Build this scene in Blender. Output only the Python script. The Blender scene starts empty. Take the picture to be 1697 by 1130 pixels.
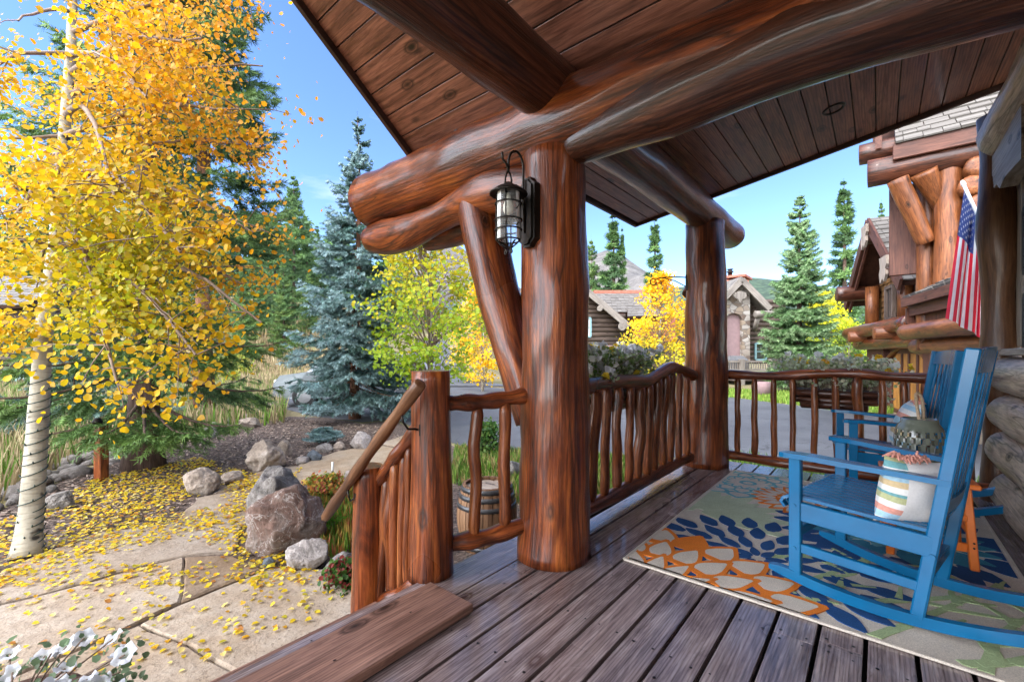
import bpy, bmesh, math, random
import numpy as np
from mathutils import Vector, Matrix, noise as mnoise
random.seed(7); rng = np.random.default_rng(7)
S = bpy.context.scene; COL = S.collection; R = math.radians
# ------------------------------------------------------------ camera, sky, sun, exposure
PHI = R(39.96); CP, SP = math.cos(PHI), math.sin(PHI)
FPX, CX, HY, CAMZ = 725.0, 848.5, 587.0, 1.12      # focal length in photo pixels, horizon row, eye height above the deck
cd = bpy.data.cameras.new('camera'); cam = bpy.data.objects.new('camera', cd); COL.objects.link(cam)
cam.location = (0, 0, CAMZ); cam.rotation_euler = (R(90), 0, PHI - R(90))
cd.sensor_width = 36; cd.lens = 36*FPX/1697; cd.shift_y = (HY-565)/1697
cd.clip_start = 0.05; cd.clip_end = 9000
S.camera = cam
SUN_EL, SUN_AZ = R(48), R(162)                     # direction TOWARDS the sun, azimuth counter-clockwise from +X
wd = bpy.data.worlds.new('World'); S.world = wd; wd.use_nodes = True
nt = wd.node_tree; nt.nodes.clear()
sky = nt.nodes.new('ShaderNodeTexSky'); sky.sky_type = 'NISHITA'; sky.sun_disc = False
sky.sun_elevation = SUN_EL; sky.sun_rotation = R(90) - SUN_AZ
sky.altitude = 2900; sky.air_density = 1.0; sky.dust_density = 0.0; sky.ozone_density = 1.5
FILL_GLOW = 23
bgn = nt.nodes.new('ShaderNodeBackground'); bgn.inputs[1].default_value = 0.15
wo = nt.nodes.new('ShaderNodeOutputWorld')
# a few thin clouds in the sky
tc = nt.nodes.new('ShaderNodeTexCoord'); mp = nt.nodes.new('ShaderNodeMapping'); mp.inputs['Scale'].default_value = (1, 1, 3.2)
nz = nt.nodes.new('ShaderNodeTexNoise'); nz.inputs['Scale'].default_value = 3.1; nz.inputs['Detail'].default_value = 7; nz.inputs['Roughness'].default_value = .58
cr = nt.nodes.new('ShaderNodeValToRGB'); cr.color_ramp.elements[0].position = .6; cr.color_ramp.elements[1].position = .9
cr.color_ramp.elements[1].color = (.55, .55, .55, 1)
mx = nt.nodes.new('ShaderNodeMixRGB'); mx.inputs[2].default_value = (5.2, 5.4, 5.7, 1)
nt.links.new(tc.outputs['Generated'], mp.inputs[0]); nt.links.new(mp.outputs[0], nz.inputs['Vector'])
nt.links.new(nz.outputs['Fac'], cr.inputs[0]); nt.links.new(cr.outputs[0], mx.inputs[0])
hs = nt.nodes.new('ShaderNodeHueSaturation'); hs.inputs['Hue'].default_value = .505; hs.inputs['Saturation'].default_value = 1.12; hs.inputs['Value'].default_value = 1.25
nt.links.new(sky.outputs[0], hs.inputs['Color']); nt.links.new(hs.outputs[0], mx.inputs[1]); # broad fill glow added to the sky behind the eye, lighting the porch
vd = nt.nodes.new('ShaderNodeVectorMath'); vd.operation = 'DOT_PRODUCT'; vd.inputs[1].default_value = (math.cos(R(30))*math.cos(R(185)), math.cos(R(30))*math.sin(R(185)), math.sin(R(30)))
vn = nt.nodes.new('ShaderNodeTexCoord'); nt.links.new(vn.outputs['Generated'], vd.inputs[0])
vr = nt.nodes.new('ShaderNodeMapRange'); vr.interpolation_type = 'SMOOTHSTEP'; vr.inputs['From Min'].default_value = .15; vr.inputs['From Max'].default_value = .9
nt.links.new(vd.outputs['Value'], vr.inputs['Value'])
va = nt.nodes.new('ShaderNodeMixRGB'); va.blend_type = 'ADD'; va.inputs[2].default_value = (FILL_GLOW, FILL_GLOW*.97, FILL_GLOW*.93, 1)
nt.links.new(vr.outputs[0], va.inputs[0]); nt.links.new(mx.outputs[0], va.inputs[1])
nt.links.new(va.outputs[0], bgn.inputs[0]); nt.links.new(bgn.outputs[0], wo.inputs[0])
sl = bpy.data.lights.new('sun', 'SUN'); sl.energy = .6; sl.angle = R(12); sl.color = (1, .96, .9)
so = bpy.data.objects.new('sun', sl); COL.objects.link(so)
so.rotation_euler = Vector((math.cos(SUN_EL)*math.cos(SUN_AZ), math.cos(SUN_EL)*math.sin(SUN_AZ), math.sin(SUN_EL))).to_track_quat('Z', 'Y').to_euler()
S.view_settings.view_transform = 'Standard'; S.view_settings.look = 'None'; S.view_settings.gamma = 1; S.view_settings.use_curve_mapping = False
S.view_settings.exposure = 1.3
try: S.view_settings.use_white_balance = True; S.view_settings.white_balance_temperature = 6500; S.view_settings.white_balance_tint = 10
except Exception: pass
S.render.engine = 'CYCLES'; S.cycles.max_bounces = 8; S.cycles.diffuse_bounces = 4; S.cycles.transparent_max_bounces = 16
S.cycles.use_adaptive_sampling = True; S.cycles.adaptive_threshold = .02
try: S.cycles.use_denoising = True; S.cycles.denoiser = 'OPENIMAGEDENOISE'; S.cycles.denoising_input_passes = 'RGB_ALBEDO_NORMAL'; S.cycles.denoising_prefilter = 'ACCURATE'
except Exception: pass
# ------------------------------------------------------------ helpers
GZ = -0.5                                          # garden level below the deck
def cw(r, f, z): return Vector((f*CP + r*SP, f*SP - r*CP, z))           # metres right / ahead of the eye -> world
def at(px, py, d): return cw((px-CX)/FPX*d, d, CAMZ-(py-HY)/FPX*d)      # a point seen at a photo pixel, d metres ahead
def on(px, py, z=GZ): return at(px, py, FPX*(CAMZ-z)/(py-HY))
def v_at(px, u): t = (px-CX)/FPX; return u*(SP-t*CP)/(CP+t*SP)
def u_at(px, v): t = (px-CX)/FPX; return v*(CP+t*SP)/(SP-t*CP)
def ns(p, s=1.0, o=0.0): return mnoise.noise(Vector((p[0]*s+o, p[1]*s-o, p[2]*s+2*o)))

class MB:
    """collects shapes; build() links them as ONE mesh object"""
    def __init__(s): s.v = []; s.f = []; s.g = []; s.m = []; s.sm = []; s.c = []
    def add(s, vs, fs, gs=None, mi=0, smooth=False, col=(1, 1, 1)):
        o = len(s.v); s.v += [Vector(v) for v in vs]; s.g += [Vector(g) for g in (gs or vs)]
        s.c += [col]*len(vs)
        for f in fs: s.f.append([i+o for i in f]); s.m.append(mi); s.sm.append(smooth)
        return s
    def box(s, c, size, rot=None, bev=.004, mi=0, col=(1, 1, 1), long=None):
        """chamfered box; rot = 3x3 / euler z angle"""
        h = [max(x/2, 1e-4) for x in size]; b = min(bev, min(h)*.6)
        M = rot if isinstance(rot, Matrix) else Matrix.Rotation(rot or 0, 3, 'Z')
        idx = {}; vs = []
        for sx in (-1, 1):
            for sy in (-1, 1):
                for sz in (-1, 1):
                    sg = (sx, sy, sz)
                    for a in range(3):
                        idx[(sg, a)] = len(vs)
                        vs.append(Vector([sg[k]*(h[k] if k == a else h[k]-b) for k in range(3)]))
        fs = []
        for a in range(3):
            p, q = (a+1) % 3, (a+2) % 3
            for sa in (-1, 1):
                L = []
                for sp_, sq in ((-1, -1), (1, -1), (1, 1), (-1, 1)):
                    sg = [0]*3; sg[a] = sa; sg[p] = sp_; sg[q] = sq; L.append(idx[(tuple(sg), a)])
                fs.append(L if sa > 0 else L[::-1])
            for sp_ in (-1, 1):
                for sq in (-1, 1):
                    s0 = [0]*3; s0[p] = sp_; s0[q] = sq; s0[a] = -1; s1 = list(s0); s1[a] = 1
                    fs.append([idx[(tuple(s0), p)], idx[(tuple(s1), p)], idx[(tuple(s1), q)], idx[(tuple(s0), q)]])
        for sx in (-1, 1):
            for sy in (-1, 1):
                for sz in (-1, 1): fs.append([idx[((sx, sy, sz), a)] for a in range(3)])
        la = long if long is not None else max(range(3), key=lambda k: size[k])
        o = Vector((random.uniform(-50, 50), random.uniform(-50, 50), random.uniform(-50, 50)))
        gs = [Vector((v[(la+1) % 3], v[(la+2) % 3], v[la])) + o for v in vs]
        c = Vector(c)
        return s.add([M @ v + c for v in vs], fs, gs, mi, False, col)
    def bar(s, p0, p1, w, t, up=(0, 0, 1), bev=.003, mi=0, col=(1, 1, 1)):
        """box from p0 to p1, w across (horizontal), t along up"""
        p0, p1 = Vector(p0), Vector(p1); d = (p1-p0); L = d.length; z = d.normalized(); up = Vector(up)
        x = up.cross(z)
        if x.length < 1e-4: x = Vector((1, 0, 0))
        x.normalize(); y = z.cross(x)
        return s.box((p0+p1)/2, (w, t, L), Matrix((x, y, z)).transposed(), bev, mi, col, 2)
    def tube(s, pts, rad, seg=12, wob=0.0, wf=3.0, cap=True, mi=0, col=(1, 1, 1), dome=0.0, smooth=True, ell=(1, 1)):
        """tapered log along a polyline with an uneven surface; grain coordinates run along it"""
        P = [Vector(p) for p in pts]; n = len(P)
        rad = [rad]*n if isinstance(rad, (int, float)) else list(rad)
        o = Vector((random.uniform(-50, 50), random.uniform(-50, 50), random.uniform(-50, 50)))
        T = [(P[min(i+1, n-1)]-P[max(i-1, 0)]).normalized() for i in range(n)]
        x = T[0].orthogonal().normalized()
        if abs(T[0].z) < .9: x = Vector((0, 0, 1)).cross(T[0]).normalized()
        vs = []; gs = []; L = 0
        rows = []
        for i in range(n):
            if i: L += (P[i]-P[i-1]).length
            x = (x - T[i]*x.dot(T[i])).normalized(); y = T[i].cross(x)
            rows.append((P[i], x, y, rad[i], L, T[i]))
        if dome > 0:
            p, xx, yy, r, l, t = rows[0]
            rows = [(p-t*dome*r*a, xx, yy, r*b, l-dome*r*a, t) for a, b in ((1, .35), (.8, .68), (.35, .93))] + rows
            p, xx, yy, r, l, t = rows[-1]
            rows += [(p+t*dome*r*a, xx, yy, r*b, l+dome*r*a, t) for a, b in ((.35, .93), (.8, .68), (1, .35))]
        for p, xx, yy, r, l, t in rows:
            for k in range(seg):
                a = 2*math.pi*k/seg; cx, cy = math.cos(a), math.sin(a)
                q = Vector((cx*r, cy*r, l))
                w = 1 + wob*(mnoise.noise(Vector((cx*wf*.35, cy*wf*.35, l*wf))+o) + .5*mnoise.noise(Vector((cx*wf*.8, cy*wf*.8, l*wf*2.7))+o)) if wob else 1
                vs.append(p + xx*(cx*r*w*ell[0]) + yy*(cy*r*w*ell[1])); gs.append(q+o)
        m = len(rows); fs = []
        for i in range(m-1):
            for k in range(seg): fs.append([i*seg+k, i*seg+(k+1) % seg, (i+1)*seg+(k+1) % seg, (i+1)*seg+k])
        if not smooth or not cap: s.add(vs, fs, gs, mi, smooth, col)
        else: s.add(vs, fs, gs, mi, True, col)
        if cap:
            b = len(s.v)-len(vs)
            s.f.append([b+k for k in range(seg)][::-1]); s.m.append(mi); s.sm.append(False)
            s.f.append([b+(m-1)*seg+k for k in range(seg)]); s.m.append(mi); s.sm.append(False)
        return s
    def lathe(s, prof, c=(0, 0, 0), seg=24, mi=0, cap=True, col=(1, 1, 1), smooth=True):
        vs = []; fs = []; c = Vector(c)
        for r, z in prof:
            for k in range(seg):
                a = 2*math.pi*k/seg; vs.append(c+Vector((r*math.cos(a), r*math.sin(a), z)))
        m = len(prof)
        for i in range(m-1):
            for k in range(seg): fs.append([i*seg+k, i*seg+(k+1) % seg, (i+1)*seg+(k+1) % seg, (i+1)*seg+k])
        s.add(vs, fs, None, mi, smooth, col)
        if cap:
            b = len(s.v)-len(vs)
            s.f.append([b+k for k in range(seg)][::-1]); s.m.append(mi); s.sm.append(False)
            s.f.append([b+(m-1)*seg+k for k in range(seg)]); s.m.append(mi); s.sm.append(False)
        return s
    def prism(s, poly, axis, depth, mi=0, col=(1, 1, 1), gax=None):
        """polygon (3D points in one plane) pushed along vector axis*depth"""
        P = [Vector(p) for p in poly]; a = Vector(axis).normalized()*depth; n = len(P)
        vs = P + [p+a for p in P]
        fs = [list(range(n))[::-1], [n+i for i in range(n)]] + [[i, (i+1) % n, n+(i+1) % n, n+i] for i in range(n)]
        gs = None
        if gax is not None:
            g = Vector(gax).normalized(); q = g.orthogonal().normalized(); w = g.cross(q)
            o = Vector((random.uniform(-50, 50),)*3); gs = [Vector((v.dot(q), v.dot(w), v.dot(g)))+o for v in vs]
        return s.add(vs, fs, gs, mi, False, col)
    def build(s, name, mats, parent=None, local=False):
        me = bpy.data.meshes.new(name); off = Vector((0, 0, 0))
        if parent is not None and not local: off = ORG.get(parent.name, Vector((0, 0, 0)))
        me.from_pydata([v-off for v in s.v], [], s.f)
        if not isinstance(mats, (list, tuple)): mats = [mats]
        for m in mats: me.materials.append(m)
        me.polygons.foreach_set('material_index', s.m); me.polygons.foreach_set('use_smooth', s.sm)
        a = me.attributes.new('grain', 'FLOAT_VECTOR', 'POINT'); a.data.foreach_set('vector', [x for g in s.g for x in g])
        c = me.attributes.new('tint', 'FLOAT_COLOR', 'POINT'); c.data.foreach_set('color', [x for q in s.c for x in (*q, 1)])
        me.update()
        return link(name, me, parent)
ORG = {}
def link(name, me, parent=None):
    o = bpy.data.objects.new(name, me); COL.objects.link(o)
    if parent is not None:
        o.parent = parent; ORG[o.name] = ORG.get(parent.name, Vector((0, 0, 0)))
    return o
def tag(o, label=None, cat=None, group=None, kind=None):
    if label: o['label'] = label
    if cat: o['category'] = cat
    if group: o['group'] = group
    if kind: o['kind'] = kind
    return o
def thing(name, label, cat, loc=(0, 0, 0), rz=0, group=None):
    o = bpy.data.objects.new(name, None); COL.objects.link(o); o.location = loc; o.rotation_euler = (0, 0, rz)
    o.empty_display_size = .1; ORG[o.name] = Vector(loc)
    return tag(o, label, cat, group)
def kids(o): return list(o.children)
def copy_tree(o, parent=None):
    c = o.copy(); COL.objects.link(c); c.parent = parent
    ORG[c.name] = ORG.get(o.name, Vector((0, 0, 0)))
    for ch in kids(o): copy_tree(ch, c)
    return c
def np_mesh(name, V, F, mat, parent=None, tint=None, smooth=False):
    """big mesh from arrays; F is (n,3) or (n,4); tint per vertex"""
    off = ORG.get(parent.name, Vector((0, 0, 0))) if parent is not None else Vector((0, 0, 0))
    V = np.asarray(V, np.float32) - np.array(off, np.float32); F = np.asarray(F, np.int32); k = F.shape[1]
    me = bpy.data.meshes.new(name); me.vertices.add(len(V)); me.vertices.foreach_set('co', V.ravel())
    me.loops.add(F.size); me.loops.foreach_set('vertex_index', F.ravel())
    me.polygons.add(len(F)); me.polygons.foreach_set('loop_start', np.arange(0, F.size, k, dtype=np.int32))
    if smooth: me.polygons.foreach_set('use_smooth', np.ones(len(F), bool))
    me.materials.append(mat)
    if tint is not None:
        c = me.attributes.new('tint', 'FLOAT_COLOR', 'POINT')
        t = np.ones((len(V), 4), np.float32); t[:, :3] = tint; c.data.foreach_set('color', t.ravel())
    me.update(calc_edges=True); me.validate()
    return link(name, me, parent)
# ------------------------------------------------------------ materials
def mat(name):
    m = bpy.data.materials.new(name); m.use_nodes = True; t = m.node_tree
    return m, t, t.nodes['Principled BSDF']
def nd(t, kind, **kw):
    n = t.nodes.new(kind)
    for k, v in kw.items():
        if k in n.inputs: n.inputs[k].default_value = v
        else: setattr(n, k, v)
    return n
def ramp(t, src, stops):
    n = t.nodes.new('ShaderNodeValToRGB'); e = n.color_ramp.elements
    while len(e) < len(stops): e.new(.5)
    for el, (p, c) in zip(e, stops): el.position = p; el.color = (*c, 1)
    t.links.new(src, n.inputs[0]); return n.outputs[0]
def coords(t, which='grain', scale=(1, 1, 1)):
    if which == 'object': src = nd(t, 'ShaderNodeTexCoord').outputs['Object']
    elif which == 'world': src = nd(t, 'ShaderNodeNewGeometry').outputs['Position']
    else: src = nd(t, 'ShaderNodeAttribute', attribute_name=which).outputs['Vector']
    m = nd(t, 'ShaderNodeMapping'); m.inputs['Scale'].default_value = scale; t.links.new(src, m.inputs[0]); return m.outputs[0]
def noise_n(t, vec, scale, detail=4, rough=.55, dist=0):
    n = nd(t, 'ShaderNodeTexNoise', Scale=scale, Detail=detail, Roughness=rough, Distortion=dist); t.links.new(vec, n.inputs['Vector']); return n.outputs['Fac']
def mixc(t, a, b, fac, mode='MIX'):
    n = nd(t, 'ShaderNodeMixRGB', blend_type=mode)
    for s, i in ((fac, 0), (a, 1), (b, 2)):
        if hasattr(s, 'is_output'): t.links.new(s, n.inputs[i])
        elif i == 0: n.inputs[0].default_value = s
        else: n.inputs[i].default_value = (*s, 1)
    return n.outputs[0]
def bump(t, b, h, strength=.3, dist=.01):
    n = nd(t, 'ShaderNodeBump', Strength=strength, Distance=dist); t.links.new(h, n.inputs['Height']); t.links.new(n.outputs[0], b.inputs['Normal']); return n
def wood(name, stops, rough=.35, coat=.0, cross=9, fine=70, bumps=.35, knots=True, rr=.15, dark=(.02, .008, .004), cracks=0, lines=0, period=.009, flame=10):
    m, t, b = mat(name)
    g = coords(t, 'grain')
    a = coords(t, 'grain', (cross, cross, cross*.15)); n1 = noise_n(t, a, 1.0, 5, .6, 1.2)
    c = ramp(t, n1, stops)
    f = coords(t, 'grain', (fine, fine, fine*.04)); n2 = noise_n(t, f, 1.0, 3, .6, .6)
    c = mixc(t, c, ramp(t, n2, [(.32, (.45, .42, .4)), (.58, (1, 1, 1))]), .75, 'MULTIPLY')
    big = coords(t, 'grain', (.9, .9, .9)); n3 = noise_n(t, big, 1.0, 3)
    c = mixc(t, c, ramp(t, n3, [(.3, (.62, .6, .58)), (.68, (1.1, 1.08, 1.05))]), .8, 'MULTIPLY')
    if knots:
        vo = nd(t, 'ShaderNodeTexVoronoi', Scale=1.0, Randomness=1); vc = coords(t, 'grain', (4.6, 4.6, 2.2)); t.links.new(vc, vo.inputs['Vector'])
        kf = ramp(t, vo.outputs['Distance'], [(.04, (1, 1, 1)), (.1, (.35, .35, .35)), (.115, (.8, .8, .8)), (.17, (0, 0, 0))])
        c = mixc(t, c, dark, kf)
    if lines:       # growth rings cut by the surface: fine wavering lines along the grain
        wv = nd(t, 'ShaderNodeTexWave', Scale=.314/period, Distortion=flame, Detail=3.0); wv.bands_direction = 'X'; wv.inputs['Detail Scale'].default_value = period*22; wv.inputs['Detail Roughness'].default_value = .45
        t.links.new(coords(t, 'grain', (1, 1, .07)), wv.inputs['Vector'])
        c = mixc(t, c, ramp(t, wv.outputs['Fac'], [(.05, (.38, .33, .31)), (.45, (1, 1, 1)), (.9, (1.12, 1.1, 1.08))]), lines, 'MULTIPLY')
    if cracks:
        n5 = noise_n(t, coords(t, 'grain', (9, 9, .45)), 1.0, 2, .5, .3)
        c = mixc(t, c, dark, ramp(t, n5, [(.488, (0, 0, 0)), (.5, (cracks,)*3), (.512, (0, 0, 0))]))
        n6 = noise_n(t, coords(t, 'grain', (26, 26, 3.0)), 1.0, 4, .65, 1.6)
        c = mixc(t, c, ramp(t, n6, [(.36, (.3, .24, .2)), (.5, (1, 1, 1)), (.66, (1.25, 1.2, 1.1))]), .45, 'MULTIPLY')
    t.links.new(c, b.inputs['Base Color'])
    rn = nd(t, 'ShaderNodeMapRange'); rn.inputs['To Min'].default_value = max(rough-rr, .05); rn.inputs['To Max'].default_value = rough+rr
    t.links.new(n3, rn.inputs['Value']); t.links.new(rn.outputs[0], b.inputs['Roughness'])
    b.inputs['Coat Weight'].default_value = coat; b.inputs['Coat Roughness'].default_value = .13; b.inputs['Specular IOR Level'].default_value = .3
    hh = nd(t, 'ShaderNodeMath', operation='ADD'); t.links.new(n2, hh.inputs[0])
    n4 = noise_n(t, coords(t, 'grain', (14, 14, 4)), 1.0, 3); t.links.new(n4, hh.inputs[1])
    bump(t, b, hh.outputs[0], bumps, .006)
    return m
def plain(name, col, rough=.5, metal=0, var=.25, scale=30, bmp=.1, which='object', coat=0):
    m, t, b = mat(name); n = noise_n(t, coords(t, which), scale, 4)
    lo = tuple(x*(1-var) for x in col); hi = tuple(min(x*(1+var), 1) for x in col)
    t.links.new(ramp(t, n, [(.3, lo), (.7, hi)]), b.inputs['Base Color'])
    b.inputs['Roughness'].default_value = rough; b.inputs['Metallic'].default_value = metal; b.inputs['Coat Weight'].default_value = coat
    if bmp: bump(t, b, n, bmp, .004)
    return m
def leafy(name, trans=.35, rough=.5, spec=.3, lo=.75, hi=1.2):
    """colour comes from each leaf's own tint"""
    m, t, b = mat(name); a = nd(t, 'ShaderNodeAttribute', attribute_name='tint')
    n = noise_n(t, coords(t, 'world'), 9, 3)
    c = mixc(t, a.outputs['Color'], ramp(t, n, [(.3, (lo,)*3), (.7, (hi,)*3)]), 1, 'MULTIPLY')
    t.links.new(c, b.inputs['Base Color']); b.inputs['Roughness'].default_value = rough; b.inputs['Specular IOR Level'].default_value = spec
    tr = nd(t, 'ShaderNodeBsdfTranslucent'); t.links.new(c, tr.inputs['Color'])
    ms = nd(t, 'ShaderNodeMixShader'); ms.inputs[0].default_value = trans
    t.links.new(b.outputs[0], ms.inputs[1]); t.links.new(tr.outputs[0], ms.inputs[2])
    t.links.new(ms.outputs[0], t.nodes['Material Output'].inputs[0]); return m
def stone(name, cols, scale=3, rough=.8, vein=0):
    m, t, b = mat(name); w = coords(t, 'object')
    n = noise_n(t, w, scale, 8, .65, .8); c = ramp(t, n, cols)
    n2 = noise_n(t, w, scale*9, 5, .7); c = mixc(t, c, ramp(t, n2, [(.35, (.55, .53, .5)), (.65, (1.1, 1.1, 1.1))]), .8, 'MULTIPLY')
    if vein:
        n3 = noise_n(t, w, scale*1.3, 4, .6, 1.5); c = mixc(t, c, (.62, .58, .54), ramp(t, n3, [(.485, (0, 0, 0)), (.5, (vein*.6,)*3), (.515, (0, 0, 0))]))
        n4 = noise_n(t, w, scale*2.2, 6, .75, .4); c = mixc(t, c, (.5, .47, .44), ramp(t, n4, [(.58, (0, 0, 0)), (.66, (vein*.8,)*3)]))
    t.links.new(c, b.inputs['Base Color']); b.inputs['Roughness'].default_value = rough
    h = nd(t, 'ShaderNodeMath', operation='ADD'); t.links.new(n, h.inputs[0]); t.links.new(n2, h.inputs[1]); bump(t, b, h.outputs[0], .9, .03)
    return m
# ------------------------------------------------------------ shared materials
M = {}
RED = [(.3, (.045, .014, .007)), (.43, (.14, .033, .011)), (.57, (.27, .066, .016)), (.76, (.46, .14, .028))]
M['log'] = wood('varnished_log', RED, .32, .35, 11, 110, .6, cracks=.8, lines=.6, period=.018, flame=14)
M['log_dark'] = wood('dark_log', [(.3, (.04, .016, .01)), (.55, (.125, .042, .022)), (.8, (.23, .088, .045))], .36, .35, 11, 100, .6, cracks=.8, lines=.6, period=.018, flame=14)
M['baluster'] = wood('baluster_wood', [(.28, (.08, .022, .009)), (.5, (.22, .06, .018)), (.75, (.38, .13, .036))], .36, .3, 18, 120, .4, cracks=.6, lines=.5, period=.012, flame=8)
M['soffit'] = wood('soffit_board', [(.3, (.2, .078, .05)), (.55, (.32, .13, .083)), (.8, (.42, .19, .125))], .4, .15, 9, 80, .35, cracks=.25, lines=.5, period=.016, flame=18)
M['deck'] = wood('deck_board', [(.28, (.15, .112, .115)), (.5, (.27, .212, .215)), (.75, (.42, .36, .365))], .24, .5, 16, 90, .5, dark=(.06, .03, .026), cracks=.3, lines=.42, period=.013, flame=22)
M['plank'] = wood('dry_plank', [(.3, (.19, .1, .075)), (.55, (.27, .15, .115)), (.8, (.34, .205, .16))], .5, 0, 8, 80, .3, cracks=.2, lines=.4, period=.014, flame=18)
M['trim'] = wood('dark_trim', [(.3, (.035, .015, .01)), (.7, (.08, .035, .024))], .5, 0, 8, 60, .3, False)
M['pale_log'] = wood('weathered_log', [(.28, (.4, .28, .2)), (.5, (.64, .49, .38)), (.75, (.78, .64, .52))], .5, .1, 10, 80, .5, cracks=.7)
M['grey_board'] = wood('weathered_board', [(.3, (.29, .235, .19)), (.7, (.5, .42, .35))], .6, 0, 8, 60, .3)
M['honey_log'] = wood('honey_log', [(.28, (.11, .036, .014)), (.5, (.24, .08, .026)), (.75, (.36, .14, .05))], .42, .1, 9, 60, .4, cracks=.6)
M['handrail'] = wood('handrail_wood', [(.28, (.05, .022, .012)), (.5, (.14, .06, .028)), (.75, (.24, .115, .055))], .42, .1, 12, 80, .4)
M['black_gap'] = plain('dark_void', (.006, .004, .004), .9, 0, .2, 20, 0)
M['nail'] = plain('nail_head', (.02, .018, .018), .4, .8, .2, 80, 0)
M['iron'] = plain('black_iron', (.025, .02, .016), .42, .7, .3, 60, .15)
M['glass_dark'] = plain('window_glass', (.012, .016, .02), .06, 0, .2, 3, 0)
M['frame_dark'] = plain('window_frame_paint', (.03, .035, .035), .45, 0, .2, 20, 0)
m, t, b = mat('shingle'); g = coords(t, 'grain')
n = noise_n(t, g, 2.2, 3); n2 = noise_n(t, coords(t, 'grain', (40, 40, 3)), 1, 3)
c = ramp(t, n, [(.3, (.085, .075, .066)), (.5, (.135, .122, .108)), (.7, (.195, .18, .16))]); c = mixc(t, c, ramp(t, n2, [(.3, (.6, .58, .55)), (.6, (1, 1, 1))]), .7, 'MULTIPLY')
t.links.new(c, b.inputs['Base Color']); b.inputs['Roughness'].default_value = .8; bump(t, b, n2, .4, .006); M['shingle'] = m

# ------------------------------------------------------------ our log house: deck, posts, beams, roofs, wall
house = thing('log_house', 'log house with the plank porch, fat glossy red brown posts and board ceiling', 'log house')
mb = MB()                                                     # deck boards
w, gap, v0 = .1475, .015, 1.513
for k in range(-1, 22):
    vc = v0 - w*k - w/2
    if k == -1: segs = [(-2.6, 2.25)]; wv = .222; vc = v0+.002+wv/2
    else:
        wv = w-gap; x = -2.6; segs = []
        xs = sorted(random.uniform(-.6, 4.6) for _ in range(1 if k % 2 else 2))
        for e in [q for q in xs if q > -2] + [4.99]:
            if e - x > .5: segs.append((x+.0006, e-.0006)); x = e
        if segs: segs[-1] = (segs[-1][0], 4.99)
    zrow = -.019+random.uniform(-.0012, .0012)
    for a, b2 in segs:
        mb.box(((a+b2)/2, vc, zrow), (b2-a, wv, .038), None, .0013)
        q = math.ceil((a+.05)/.405)*.405
        rowx = [a+.03, b2-.03]
        while q < b2-.06: rowx.append(q); q += .405
        for x in rowx:
            if x < .4: continue
            for s in (-1, 1):
                xx, yy = x+random.uniform(-.012, .012), vc+s*(wv*.3+random.uniform(-.008, .008)); r = random.uniform(.0042, .0066)
                mb.add([(xx+r*math.cos(i*math.pi/3), yy+r*math.sin(i*math.pi/3), .0022) for i in range(6)], [list(range(6))], None, 1)
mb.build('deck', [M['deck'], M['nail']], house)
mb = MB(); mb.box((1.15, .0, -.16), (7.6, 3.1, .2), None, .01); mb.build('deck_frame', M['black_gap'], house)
mb = MB(); mb.box((1.2, 1.705, -.16), (7.55, .03, .24), None, .004); mb.box((5.005, .35, -.16), (.03, 2.65, .24), None, .004); mb.build('rim_board', M['trim'], house)
for k, (y0, z0) in enumerate(((1.735, -.17), (2.0, -.335))):
    mb = MB(); mb.box((-.2, y0+.15, z0-.02), (3.0, .275, .04), None, .006); mb.box((-.2, y0+.25, z0-.1), (3.0, .03, .12), None, .004); mb.build('step', M['plank'], house)

def log_pts(p0, p1, n=14, bow=(0, 0, 0)):
    p0, p1 = Vector(p0), Vector(p1); b = Vector(bow)
    return [p0.lerp(p1, i/(n-1)) + b*math.sin(math.pi*i/(n-1)) for i in range(n)]
def lin(a, b, n): return [a+(b-a)*i/(n-1) for i in range(n)]
col1 = cw(.236, 2.46, 0); col2 = cw(1.96, 4.45, 0)
for c, rb, rt, bow, ht in ((col1, .2, .172, .006, 2.23), (col2, .215, .185, .012, 2.45)):
    mb = MB(); mb.tube(log_pts((c.x, c.y, .0), (c.x, c.y, ht), 46, (bow, -bow, 0)), [rb+(rt-rb)*(i/45)+.008*math.exp(-i/3.) for i in range(46)], 40, .075, 2.6); mb.build('column', M['log'], house)
mb = MB(); mb.tube(log_pts((2.16, 1.66, .02), (2.16, 1.66, 2.2), 24), .06, 14, .06, 3); mb.build('pilaster', M['log'], house)
# cross beam over the near column, running out past the roof edge
U1 = 2.05
mb = MB(); mb.tube(log_pts((U1, -1.2, 2.4), (U1, 3.2, 2.38), 60), [.185+.03*(i/59) for i in range(60)], 40, .17, 1.9, dome=.06); mb.build('cross_beam', M['log'], house)
P = [Vector((U1-.04, 1.22-2.35*s, 2.235+.075*math.sin(math.pi*min(s*1.2, 1))*1.0)) for s in lin(0, 1, 40)]
mb = MB(); mb.tube(P, [.10+.055*min(1, i/8) for i in range(40)], 32, .06, 2.2, dome=.8); mb.build('arched_beam', M['log_dark'], house)
P = [Vector((U1-.03, 3.16-1.75*s, 2.055+.05*s-.03*math.sin(s*7))) for s in lin(0, 1, 30)]
mb = MB(); mb.tube(P, [.118+.02*math.sin(i*.35) for i in range(30)], 28, .13, 2.6, dome=.5); mb.build('corbel', M['log'], house)
P = [Vector((U1+.2, 2.75-1.3*s, 2.04+.06*s)) for s in lin(0, 1, 20)]
mb = MB(); mb.tube(P, [.1+.02*math.sin(i*.4) for i in range(20)], 22, .12, 3, dome=.4); mb.build('corbel', M['log'], house)
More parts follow.
